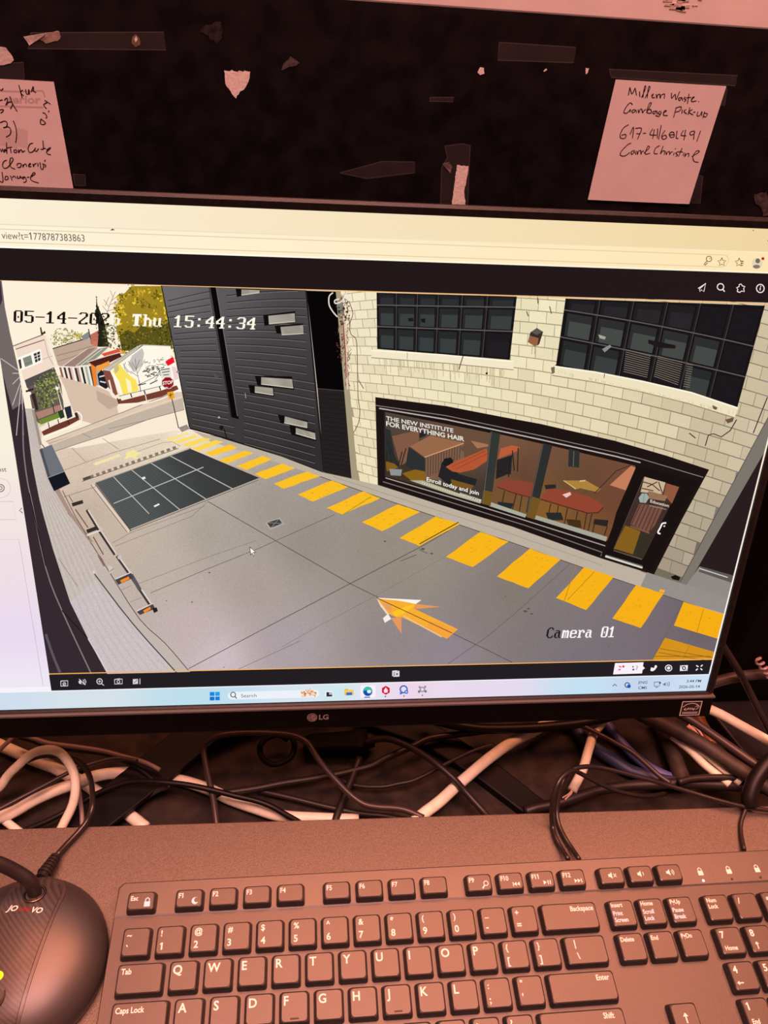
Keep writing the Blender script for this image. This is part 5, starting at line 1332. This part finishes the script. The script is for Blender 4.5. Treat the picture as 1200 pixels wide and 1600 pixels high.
RT = [
 [[(376,224),(386,166)],[(386,166),(401,214),(424,170)],[(424,170),(434,224)],[(455,195),(458,235)],[(470,240),(500,170),(492,160),(480,240)],[(495,245),(530,172),(520,164),(510,242)],[(540,228),(556,212),(545,238),(566,240)],[(575,215),(580,245),(584,225),(600,215),(605,245),(612,222),(636,216),(632,248)],
  [(685,205),(688,245),(712,215),(718,255),(745,195)],[(756,238),(736,246),(745,262),(760,240),(766,262)],[(788,235),(776,245),(790,258),(775,270)],[(812,212),(800,285)],[(793,242),(828,238)],[(826,258),(850,237),(836,240),(830,268),(866,264)],[(880,266),(884,270)]],
 [[(405,292),(390,278),(365,300),(342,345),(365,352),(390,325),(386,346)],[(422,325),(400,335),(410,350),(428,330),(433,350)],[(445,325),(450,350),(456,332),(470,322),(478,350),(486,335),(502,325)],[(505,350),(540,284),(526,284),(508,345),(540,350),(535,325),(515,330)],[(572,335),(550,345),(562,358),(578,335),(583,360)],[(607,335),(590,350),(605,362),(612,340),(596,375),(570,368)],[(625,352),(650,336),(635,335),(627,365),(658,370)],
  [(720,310),(700,385)],[(715,315),(755,306),(745,335),(715,345)],[(764,325),(760,355)],[(792,325),(775,340),(796,358)],[(818,310),(805,365)],[(837,325),(811,345),(842,365)],[(842,346),(858,345)],[(877,340),(870,370),(890,370),(905,340),(904,372)],[(924,340),(912,388)],[(922,352),(945,358),(932,380),(916,372)]],
 [[(377,435),(340,460),(315,510),(326,535),(355,528),(354,505),(325,512)],[(386,507),(412,452),(405,532)],[(425,462),(470,464),(440,540)],[(432,500),(462,500)],[(480,497),(502,497)],[(550,465),(530,506),(578,510)],[(562,468),(550,537)],[(612,438),(592,542)],[(586,462),(583,532)],[(640,475),(615,515),(625,540),(650,530),(641,510),(618,520)],[(690,485),(670,500),(680,526),(705,520),(700,490),(680,490)],[(666,508),(708,508)],[(726,478),(720,530),(736,534)],[(772,475),(755,510),(792,515)],[(787,472),(775,547)],[(846,480),(820,490),(825,510),(850,500),(851,480),(845,542)],[(896,478),(868,556)]],
 [[(395,567),(370,580),(325,625),(318,655),(350,660),(386,635)],[(422,620),(396,630),(400,650),(421,630),(427,650)],[(435,622),(440,650),(446,630),(462,620),(466,648),(472,630),(486,622)],[(486,640),(525,602),(515,590),(496,645),(532,640)],[(602,585),(570,605),(560,640),(586,645)],[(626,588),(605,645),(620,625),(636,625),(632,650)],[(645,625),(648,650),(656,635),(670,628),(672,650),(681,635),(694,628)],[(705,635),(700,656)],[(712,605),(715,611)],[(732,630),(716,640),(730,655),(714,663)],[(762,603),(735,666)],[(733,630),(768,632)],[(777,635),(768,660)],[(787,640),(780,666),(796,645),(811,645),(808,668)],[(830,665),(886,632),(866,625),(840,665),(850,700),(880,706)]]]
for L in RT: write(rn, ro, L, cr, 0.62, 'ink', ryy, 0.24, 'handwriting')
cl = lambda x, y: px2(x / 8.89, 120 + y / 8.89)
LT = [
 [[(-60,165),(0,172),(25,185),(50,155)],[(265,110),(285,180),(312,290)],[(322,178),(290,212),(332,262)],[(360,168),(370,225),(396,236),(404,170),(415,242)],[(438,205),(466,132),(472,205)],[(440,178),(505,215)]],
 [[(0,325),(42,315)],[(65,322),(98,290),(108,330),(85,392),(120,350),(162,345)],[(140,265),(180,370),(242,476)],[(150,440),(186,368)],[(-20,460),(48,450),(42,480),(10,500)],[(620,320),(706,376)],[(662,350),(610,386),(652,442)],[(594,492),(630,508),(655,550),(640,572)],[(572,580),(565,640),(600,660),(636,640),(612,612),(572,580)],[(672,484),(688,470)]],
 [[(5,632),(70,610),(106,640),(92,690),(50,702),(122,690),(156,740),(140,800),(88,832)],[(190,605),(225,700),(236,800),(224,912)]],
 [[(-40,1000),(0,990),(25,1032),(42,990)],[(77,1000),(52,1020),(65,1040),(85,1000),(92,1036)],[(95,905),(102,1062)],[(88,987),(172,970)],[(150,990),(162,1050)],[(237,1010),(205,1010),(200,1040),(230,1045),(241,1015)],[(265,1000),(262,1050),(290,1010),(310,1015),(312,1040),(352,1020)],[(462,915),(420,930),(395,990),(410,1040),(450,1040),(482,1010)],[(502,980),(485,1010),(510,1030),(542,990)],[(600,880),(606,992),(570,1000)],[(600,990),(642,990)],[(650,1012),(706,976),(690,1000),(650,1040),(672,1070),(712,1075)]],
 [[(100,1150),(60,1170),(40,1220),(60,1260),(100,1258),(140,1220),(186,1150),(178,1120),(150,1132),(140,1200),(160,1250),(216,1276)],[(240,1230),(250,1200),(285,1196),(300,1210),(285,1250),(246,1250)],[(320,1210),(325,1246),(337,1215),(365,1206),(376,1242)],[(400,1230),(432,1202),(415,1200),(402,1240),(442,1240)],[(460,1200),(470,1242),(482,1210),(512,1196)],[(530,1190),(532,1242)],[(560,1180),(575,1270),(605,1270),(610,1200)],[(632,1145),(625,1172)],[(590,1200),(640,1222),(628,1250)]],
 [[(-30,1400),(20,1452),(48,1440),(35,1315)],[(82,1375),(75,1420),(115,1415),(116,1380),(82,1375)],[(150,1365),(176,1432)],[(175,1392),(205,1370),(227,1402)],[(252,1370),(245,1400),(275,1400),(290,1370),(297,1402)],[(342,1380),(310,1395),(330,1410),(350,1380),(372,1440),(330,1462)],[(380,1390),(412,1385)],[(425,1390),(492,1342),(470,1325),(430,1390),(442,1430),(500,1455),(542,1466)]]]
for L in LT: write(ln_, lo, L, cl, 0.62, 'ink', lyy, 0.26, 'handwriting')
write(ln_, lo, [[(-120,185),(0,190),(280,200),(560,190),(600,205),(630,280)],[(-120,400),(0,402),(300,412),(600,420)]], cl, 0.9, 'faint_print', lyy, 0.2, 'printed_frame')
def print_text(s, p0, p1, cap, name):
    v, f, w = text2d(s, 0.03); m = MB(); vv = []
    for x, y in v:
        a, b = cl(p0[0] + (p1[0]-p0[0])*x/w, p0[1] + (p1[1]-p0[1])*x/w - cap*y); vv.append((a, lyy(a, b) - .19, b))
    m.add(vv, f); m.build(name, 'faint_print', ln_, lo)
print_text('terior', (110, 360), (570, 365), 110, 'printed_word')
write(ln_, lo, [[(60,720),(70,960)],[(180,740),(180,980)],[(320,720),(320,980)]], cl, 6.0, mat('fainter_print', (0.66, 0.575, 0.57), .9, .1), lyy, 0.18, 'printed_blocks')

def pxs(L): return [px2(*p) for p in L]
# clear tape
def tape(pts, label, off=0.02):
    o, g = sheet('clear_tape', pxs(pts), 'tape', off, 0.06, None, label, 'tape')
    P_ = pxs(pts); m = MB()
    v, f = ribbon(P_ + [P_[0]], 0.5, 1); m.add([(a, YP - off - .08, b) for a, b in v], [q[::-1] for q in f])
    m.build('tape_edge', 'tape_edge', o, g, at=(0, 0, 0))
    return o
tape([(48,51),(256,50),(259,78),(44,76)], 'long strip of clear tape near the top left corner')
tape([(-6,100),(37,97),(38,124),(-6,126)], 'short clear tape above the left note')
tape([(531,270),(597,252),(648,253),(648,270),(572,279)], 'slanted piece of clear tape right of the middle')
tape([(672,152),(709,152),(708,159),(671,158)], 'tiny strip of clear tape right of the middle')
tape([(695,228),(723,224.5),(735,227),(733,258),(731,322),(688,322),(690,262),(699,246)], 'upright clear tape around the narrow torn strip')
tape([(952,108),(1152,118),(1149,134),(955,121)], 'clear tape along the top of the right note')
tape([(1080,268),(1098,276),(1094,318),(1070,316)], 'clear tape at the lower right of the right note')
tape([(1127,136),(1136,138),(1132,165),(1118,164)], 'clear tape at the upper right corner of the right note', 0.01)
tape([(780,66),(900,74),(896,98),(778,94)], 'faint clear tape left of the right note')
tape([(114,272),(133,273),(134,290),(117,290)], 'clear tape at the lower right of the left note')
# torn paper
def torn(pts, label, material='paper_torn', curl=0.0, off=0.12, jag=0.35, name='paper_scrap'):
    rnd = random.Random(len(label)); P_ = pxs(pts); out = []
    for i in range(len(P_)):
        a, b = P_[i], P_[(i+1) % len(P_)]; n = max(1, int(math.dist(a, b) / 1.6))
        for k in range(n):
            t = k / n; out.append((a[0] + (b[0]-a[0])*t + (rnd.uniform(-jag, jag) if k else 0), a[1] + (b[1]-a[1])*t + (rnd.uniform(-jag, jag) if k else 0)))
    zc = min(p[1] for p in out); zt = max(p[1] for p in out)
    return sheet(name, out, material, off, 0.15, (lambda x, z: curl * ((z - zc) / (zt - zc)) ** 2) if curl else None, label, 'paper')[0]
torn([(37,57),(46,71),(60,62),(75,52),(90,48)], 'curled paper corner on the long tape', curl=2.0, jag=.1)
torn([(62,62),(76,52),(92,48),(95,57),(90,64),(72,68)], 'brownish torn paper patch beside the curled corner', mat('kraft_paper', (0.34, 0.27, 0.24), .9, .1, .3, 300, .4, 400))
torn([(212,53),(218,60),(219,70),(212,74),(206,68),(207,58)], 'small scorched oval paper bit on the long tape', mat('brown_bit', (0.16, 0.10, 0.085), .9, .1, .5, 400, .4, 400))
torn([(213,56),(215,62),(212,66),(210,61)], 'tiny pale fleck on the scorched paper bit', off=.3, jag=.1)
torn([(-4,72),(10,74),(17,84),(22,94),(16,99),(-4,103)], 'rounded paper scrap at the left edge above the note', curl=1.0)
torn([(350,110),(391,112),(388,128),(381,140),(375,143),(369,154),(362,146),(352,130)], 'shield-shaped torn white paper in the upper middle', 'paper_torn', jag=.5)
torn([(440,110),(446,96),(454,88),(468,98),(462,103),(452,104)], 'dark grey paper residue right of the white shield', 'paper_grey', jag=.6)
torn([(312,50),(322,38),(346,34),(348,60),(338,70),(326,56)], 'very dark glue residue above the white shield', mat('residue', (0.018, 0.014, 0.013), .9, .1, .6, 200), jag=.8)
torn([(714,258),(732,259.5),(730,275),(726,293),(725,300),(728,325),(705,325)], 'narrow torn pink-lit strip standing on the monitor top edge', 'paper_torn', jag=.25)
torn([(691,255),(701,252),(706,259.5),(703.5,270.6)], 'small torn corner left of the narrow strip', mat('dull_paper', (0.30, 0.25, 0.23), .9, .1, .2, 300), curl=1.5, jag=.1)
torn([(746,113),(750,105),(756,106),(757,115),(750,117)], 'largest of three tiny paper flecks in a row', jag=.3)
torn([(849,111),(853,107),(855,109),(850,112)], 'middle of three tiny paper flecks in a row', jag=.1)
torn([(915,116),(915,106),(920,107),(918,114)], 'rightmost of three tiny paper flecks in a row', jag=.1)
torn([(1178,302),(1196,299),(1204,310),(1204,334),(1192,338),(1188,324),(1180,318)], 'wrinkled dark film scrap at the right edge', mat('film', (0.06, 0.05, 0.05), .25, .6, .8, 250, .8, 200), curl=1.2, jag=.7)

# ------------------------------------------------------------------ cables
CABLES = [
 ('white_cable', 'white cable looping up in a tall arch beside the desk microphone', 'cable', 'white', 3.1, [(-122.3,118.8,22.0),(-115.0,120.0,28.7),(-109.4,124.2,35.3),(-102.6,126.9,42.0),(-92.3,132.4,48.7),(-79.7,131.5,54.8),(-71.8,130.6,50.2),(-63.9,122.1,45.7),(-60.3,112.9,41.1),(-61.4,102.7,32.4),(-68.2,91.7,22.2),(-73.1,88.0,12.0)]),
 ('white_cable', 'thick white cable slanting down from the left edge to the monitor foot', 'cable', 'white', 4.4, [(-141.7,172.7,5.0),(-123.4,163.6,5.0),(-105.3,154.7,5.0),(-89.9,148.2,5.0),(-77.2,140.8,5.0),(-67.0,135.7,5.0),(-54.2,126.4,5.0),(-32.0,110.4,5.0),(-15.3,97.1,5.0)]),
 ('white_cable', 'long white cable bowing over the left foot towards the board edge', 'cable', 'white', 4.2, [(-119.8,103.0,14.0),(-106.8,108.5,14.0),(-95.7,116.2,14.0),(-84.1,122.6,14.0),(-71.0,128.1,14.0),(-59.5,133.2,14.0),(-46.3,135.8,14.0),(-30.9,137.7,11.4),(-15.4,138.6,7.0),(-2.7,134.4,7.0),(11.8,130.0,7.2),(28.4,122.9,7.6),(42.9,114.9,8.0),(61.7,107.4,7.2),(80.4,101.1,6.5),(108.2,98.2,5.8),(136.1,96.3,5.0)]),
 ('white_cable', 'short white cable end in the bottom left corner behind the board', 'cable', 'white', 2.8, [(-122.5,112.4,10.0),(-113.4,105.7,10.0),(-103.3,98.3,10.0),(-97.0,93.8,10.0)]),
 ('thin_cable', 'thin dark cable bent sharply at the top left under the monitor', 'cable', 'tan', 1.6, [(-127.1,142.8,30.0),(-122.1,148.0,31.3),(-117.1,153.9,32.7),(-111.8,158.7,34.0),(-101.7,156.2,32.3),(-89.4,152.6,30.6),(-69.2,149.7,28.9),(-50.8,146.8,27.1),(-36.7,143.1,25.4),(-19.7,138.2,23.7),(-8.2,132.5,22.0)]),
 ('thin_cable', 'thin black cable running right below the bent dark cable', 'cable', 'black', 1.8, [(-115.0,164.0,22.0),(-105.4,161.4,21.1),(-92.5,156.6,20.3),(-71.6,153.1,19.4),(-52.8,150.2,18.6),(-38.1,144.8,17.7),(-22.0,135.1,16.9),(-12.8,127.5,16.0)]),
 ('thin_cable', 'thin shiny cable crossing the left cables in a straight diagonal', 'cable', 'brown', 1.5, [(-114.8,99.4,30.0),(-88.1,116.6,30.0),(-70.7,127.8,30.0),(-57.0,134.3,30.0),(-39.8,138.3,30.0),(-23.5,135.6,30.0)]),
 ('thin_cable', 'thin pinkish cable dropping straight down beside the white arch', 'cable', 'tan', 1.6, [(-68.3,136.2,26.0),(-66.3,130.6,23.2),(-62.3,117.1,20.4),(-58.2,103.0,17.6),(-57.0,95.0,14.8),(-56.5,89.9,12.0)]),
 ('black_cable', 'black cable humping over the left foot above the white cable', 'cable', 'black', 2.0, [(-96.1,97.0,10.0),(-79.6,102.5,13.2),(-63.4,110.6,16.3),(-50.1,117.0,19.5),(-37.8,120.6,22.7),(-24.2,121.7,25.9),(-5.6,118.6,29.0),(12.5,116.1,28.6),(30.6,112.5,26.5),(48.8,107.9,24.5),(62.4,105.0,22.4),(73.3,101.3,20.4),(82.9,97.1,16.6),(92.4,93.1,12.3),(98.8,89.3,8.0)]),
 ('black_cable', 'short dark cable leaning against the left foot', 'cable', 'brown', 2.2, [(-45.3,95.6,8.0),(-28.9,109.4,10.2),(-12.1,119.9,13.3),(-1.4,120.6,20.0)]),
 ('brown_cable', 'brown cable arching under the middle of the monitor to the board', 'cable', 'brown', 2.3, [(36.1,88.2,14.0),(35.2,92.4,17.9),(32.0,108.2,21.7),(26.6,127.4,25.6),(22.7,143.1,29.4),(25.4,148.0,33.3),(34.7,150.6,36.3),(51.6,151.5,37.4),(76.3,149.4,38.4),(89.6,146.0,39.5),(99.0,140.5,38.9),(104.6,132.0,36.8),(111.9,121.5,34.7),(120.9,111.1,32.6),(129.7,102.0,30.5),(138.6,95.9,28.4),(148.6,93.7,27.2),(162.4,92.7,26.1),(171.4,90.4,25.1),(181.1,85.7,24.0)]),
 ('dark_cable', 'dark cable sweeping up right below the monitor logo', 'cable', 'dark', 2.5, [(29.0,117.4,10.0),(35.9,118.3,10.6),(61.3,120.9,11.2),(80.1,123.9,11.8),(99.1,125.9,12.5),(118.3,128.4,13.1),(137.8,132.0,13.7),(148.6,134.5,14.3),(157.8,139.2,14.9),(178.5,148.0,15.5),(194.5,155.0,16.2),(215.2,157.3,16.8),(237.1,159.0,17.4),(252.2,162.2,18.0)]),
 ('dark_cable', 'dark cable sagging along the desk towards the board edge', 'cable', 'dark', 2.1, [(61.1,123.4,6.0),(68.7,120.5,6.0),(89.6,114.4,6.0),(108.4,108.5,6.0),(125.2,103.8,6.0),(141.0,100.0,6.0),(155.0,97.9,6.0),(173.5,93.6,6.0)]),
 ('dark_cable', 'flat dark cable standing nearly upright below the power plug', 'cable', 'dark', 2.8, [(118.1,90.3,8.0),(120.1,97.2,9.5),(127.3,114.1,11.0),(132.6,125.5,12.5),(139.3,141.6,14.0)]),
 ('thin_cable', 'thin dark cable curving gently right of the upright flat cable', 'cable', 'dark', 1.5, [(123.3,129.1,8.0),(129.7,123.2,9.4),(142.0,119.2,10.8),(156.2,117.8,12.2),(165.9,118.7,13.6),(177.5,120.0,15.0),(190.7,125.0,16.4),(204.1,131.2,17.8),(218.9,137.4,19.2),(231.5,141.6,20.6),(243.9,144.2,22.0)]),
 ('white_cable', 'thick white cable rising diagonally right of the middle', 'cable', 'white', 4.3, [(174.7,84.2,22.0),(181.0,89.6,21.3),(194.5,99.2,20.5),(207.6,110.2,19.8),(220.0,120.1,19.1),(236.3,132.8,18.4),(254.0,144.9,17.6),(267.1,152.4,16.9),(280.2,158.8,16.2),(293.8,166.0,15.5),(305.9,171.0,14.7),(320.0,174.1,14.0)]),
 ('dark_cable', 'dark cable crossing over the diagonal white cable', 'cable', 'dark', 2.5, [(144.5,151.0,20.0),(150.4,151.6,22.2),(158.1,151.0,24.4),(165.6,147.6,26.7),(179.2,138.4,28.9),(193.8,124.5,31.1),(205.9,112.7,29.0),(214.7,103.9,24.0),(227.2,89.6,19.0),(233.0,85.7,14.0)]),
 ('black_cable', 'thick black cable hanging along under the right half of the monitor', 'cable', 'black', 3.8, [(190.4,169.9,24.0),(203.0,164.8,24.7),(221.5,159.0,25.3),(239.3,155.6,26.0),(269.9,154.6,26.7),(290.6,155.1,27.3),(311.7,156.3,28.0),(329.2,158.8,28.7),(344.9,162.0,29.3),(359.0,164.7,30.0)]),
 ('cut_cable', 'cut white cable with a frayed wire end above the board', 'cable', 'white', 3.6, [(341.9,168.5,20.0),(336.5,161.4,20.0),(327.3,152.2,20.0),(319.1,138.6,20.0),(310.6,123.3,20.0),(303.9,113.9,20.0),(296.2,104.2,20.0)]),
 ('blue_cable', 'thick navy blue cable curving down to the black cables', 'cable', 'navy', 4.8, [(313.8,180.2,10.0),(318.5,165.2,10.0),(321.8,154.2,10.0),(329.7,144.5,10.0),(339.4,135.0,10.0),(349.0,125.6,10.0),(360.7,120.1,10.0),(373.6,115.2,10.0),(388.0,111.8,10.0)]),
 ('blue_cable', 'thinner blue cable beside the thick navy one', 'cable', 'blue', 3.9, [(343.9,179.3,8.0),(346.3,169.2,8.0),(349.8,159.3,8.0),(354.6,147.2,8.0),(360.6,136.5,8.0),(369.0,127.1,8.0),(377.5,121.1,8.0),(384.5,117.5,8.0)]),
 ('thin_cable', 'thin brown cable lying across both blue cables', 'cable', 'brown', 1.9, [(307.5,160.0,28.0),(314.9,156.0,27.4),(324.8,149.5,26.9),(338.6,139.6,26.3),(349.6,131.6,25.7),(358.4,120.5,25.1),(365.3,110.8,24.6),(372.3,104.4,24.0)]),
 ('keyboard_cable', 'thin keyboard cable looping back over the board and off right', 'cable', 'blackg', 1.65, [(277.2,40.1,47.0),(275.2,49.5,44.0),(272.6,57.4,43.5),(270.9,66.6,43.5),(271.1,74.6,46.0),(273.2,82.7,52.0),(276.5,89.8,58.0),(282.4,96.3,60.0),(290.7,99.4,60.0),(303.4,100.6,58.0),(317.4,98.2,56.0),(331.1,94.8,54.0),(344.9,91.4,52.0),(354.3,89.1,50.0),(372.0,83.5,48.0),(389.1,77.4,47.0),(406.5,72.3,46.0),(424.7,69.1,45.0),(443.0,65.9,44.0)]),
 ('thin_cable', 'second thin strand of the loop ending among the black cables', 'cable', 'blackg', 1.65, [(269.9,40.5,47.0),(268.2,49.8,44.0),(266.4,57.7,43.5),(266.2,65.9,43.5),(265.0,71.1,53.0),(265.8,77.6,65.0),(270.9,84.9,71.0),(281.0,91.9,69.0),(293.1,96.2,56.0),(309.9,94.5,44.0),(325.9,91.2,38.0),(344.9,89.6,34.0),(364.2,95.3,26.0)]),
 ('black_cable', 'thick black cable stretched along the right end of the board', 'cable', 'dark', 3.9, [(259.0,93.4,12.0),(268.9,95.3,13.4),(282.7,97.0,14.7),(299.1,100.6,16.1),(320.0,105.1,17.5),(340.4,106.8,18.5),(360.3,106.5,19.5),(380.3,106.2,20.4),(399.7,104.3,21.3),(418.7,101.4,22.2),(447.2,97.0,23.1),(466.1,94.0,24.0)]),
 ('dark_cable', 'upper cable of the black pair at the right edge', 'cable', 'dark', 2.5, [(376.5,103.0,28.0),(387.5,105.1,28.0),(402.9,105.6,28.0),(418.0,104.9,28.0),(435.5,102.6,28.0),(451.7,99.8,28.0),(465.9,97.0,28.0)]),
 ('thick_cable', 'very thick brown cable sloping down from under the monitor corner', 'cable', 'brownd', 6.0, [(355.9,166.9,34.0),(364.9,159.1,34.2),(376.8,150.8,34.5),(389.3,141.9,34.8),(404.9,128.6,35.0),(415.4,116.9,35.2),(425.7,105.5,35.5),(435.9,94.9,35.7),(444.2,86.1,36.0)]),
 ('black_cable', 'ribbed dark cable parallel above the very thick brown cable', 'cable', 'brown', 3.3, [(382.3,161.8,40.0),(389.4,155.7,40.6),(400.0,147.8,41.1),(410.5,135.4,41.7),(420.5,122.8,42.3),(430.2,110.5,42.9),(437.1,101.9,43.4),(444.1,92.9,44.0)]),
 ('white_cable', 'white cable leaving the monitor corner towards the right edge', 'cable', 'white', 3.9, [(412.9,164.0,38.0),(420.1,158.6,39.2),(428.4,151.4,40.4),(439.0,140.2,41.6),(454.9,124.5,42.8),(463.1,115.6,44.0)]),
 ('white_cable', 'left one of two short white cables under the thick brown cable', 'cable', 'white', 3.2, [(388.1,144.3,25.0),(392.4,138.9,25.0),(398.5,130.1,25.0),(404.3,118.7,25.0),(412.8,106.9,25.0),(417.4,100.8,25.0)]),
 ('white_cable', 'right one of two short white cables under the thick brown cable', 'cable', 'white', 3.2, [(393.6,138.2,27.0),(399.7,132.2,27.0),(408.3,125.1,27.0),(414.9,115.9,27.0),(421.9,105.9,27.0),(425.6,100.4,27.0)]),
 ('thick_cable', 'thick dark cable dropping between the blue and short white cables', 'cable', 'brownd', 6.4, [(389.0,171.2,12.0),(389.6,157.6,12.0),(389.9,140.9,12.0),(389.4,122.7,12.0),(388.5,109.6,12.0)]),
 ('black_loop_cable', 'thick black cable loop standing on the board at the right edge', 'cable', 'black', 5.6, [(453.3,112.4,70.0),(435.2,98.7,66.0),(424.4,91.2,62.0),(416.6,84.0,56.0),(412.3,76.7,50.0),(412.6,73.0,46.0)]),
 ('thin_cable', 'faint dark cable lying on the right end of the board', 'cable', 'dark', 1.5, [(409.5,71.8,45.0),(402.7,62.6,42.0),(398.8,54.0,42.0),(395.0,42.3,44.0)]),
 ('dark_cable', 'dark cable bridging behind the lower right monitor corner', 'cable', 'brown', 4.0, [(373.1,134.5,90.0),(398.7,146.3,90.0),(421.5,150.5,92.0),(445.3,152.2,92.0),(467.0,152.5,90.0)]),
 ('dark_cable', 'thin dark cable hanging steeply right of the monitor', 'cable', 'dark', 2.6, [(377.3,146.9,150.0),(394.0,148.8,130.0),(410.2,144.0,110.0),(425.0,143.1,90.0),(438.9,129.5,70.0),(453.5,117.1,50.0)]),
 ('brown_cable', 'amber brown cable stub behind the monitor corner', 'cable', 'amber', 5.0, [(423.5,186.5,14.0),(424.6,174.9,14.0),(423.4,163.6,14.0),(424.4,152.6,14.0),(423.2,141.9,14.0)]),
 ('black_coil', 'black cable coiled in a ring under the monitor', 'cable', 'matte_black', 2.2, [(87.1,152.3,30.0),(89.6,144.8,28.7),(87.2,136.5,27.3),(80.2,132.3,26.0),(72.6,132.3,24.7),(65.8,138.7,23.3),(63.5,148.4,22.0),(68.0,156.8,20.7),(77.6,160.7,19.3),(84.5,156.8,18.0)]),
]

for (name, label, cat, mt, r, pts) in CABLES:
    m = MB(); m.tube(pts, r, 12, 5)
    lo_ = min(range(len(pts)), key=lambda i: pts[i][2])
    o = m.build(name, mt, None, (pts[lo_][0], pts[lo_][1], max(0, pts[lo_][2] - r)), True)
    tag(o, label, cat)
    if name == 'cut_cable':
        e = Vector(pts[-1]); d = (e - Vector(pts[-2])).normalized(); org = o.location / MM
        for k, (dx, dz, ln) in enumerate(((0, 0, 9), (-2.5, 1.5, 8), (1.2, -1.0, 6))):
            q = MB(); q.tube([e - d*2, e + d*ln*.5 + Vector((dx*.5, 0, dz*.5)), e + d*ln + Vector((dx - 2, 0, dz))], .6, 6, 3)
            q.build('wire_strand', 'copper', o, org)
        q = MB(); c_ = Vector(pts[2]); t_ = (Vector(pts[3]) - Vector(pts[1])).normalized()
        q.tube([c_ - t_*1.2, c_ + t_*1.2], 4.0, 14, 1); q.build('tie_band', 'black', o, org)
# frayed wire by the thick cable and twisted tie at the right edge
m = MB(); rnd = random.Random(4); B = Vector((406.9, 153.2, 24.0))
for k in range(7):
    a = B + Vector((rnd.uniform(-3, 3), rnd.uniform(-2, 2), 0)); m.tube([a, a + Vector((3 + rnd.uniform(-2, 2), -6, -2 + rnd.uniform(-2, 2))), a + Vector((8 + rnd.uniform(-2, 2), -14, -4))], .8, 6, 3)
tag(m.build('frayed_wire', 'copper', None, B - Vector((0, 0, 6))), 'frayed copper wire ends beside the very thick brown cable', 'wire')
m = MB(); A_ = Vector((427.9, 151.9, 112.0)); B_ = Vector((439.7, 143.3, 100.0)); pts = []
dd = (B_ - A_).normalized(); s1 = dd.cross(Vector((0, 0, 1))).normalized(); s2 = s1.cross(dd)
for k in range(49):
    t = k / 48; pts.append(A_.lerp(B_, t) + (s1 * math.cos(t * 26) + s2 * math.sin(t * 26)) * 2.2)
m.tube(pts, 1.0, 6, 1)
tag(m.build('twist_tie', 'tan', None, B_), 'pale spiral wire tie at the right edge beside the monitor', 'tie')
# plug under the monitor
m = MB(); pc = Vector((126.3, 156.9, 9.2)); 
def plug_ring(x, w, h): return [(pc.x + x, pc.y + a, pc.z + b) for a, b in rrect(w, h, 3, 3)]
m.rings([plug_ring(-30, 12, 10), plug_ring(-24, 15, 13), plug_ring(6, 17, 15), plug_ring(12, 19, 17), plug_ring(20, 19, 17), plug_ring(21, 8, 8), plug_ring(26, 6, 6)])
tag(m.build('power_plug', 'matte_black', None, pc - Vector((0, 0, 9)), True), 'dark moulded power plug lying under the monitor logo', 'plug')
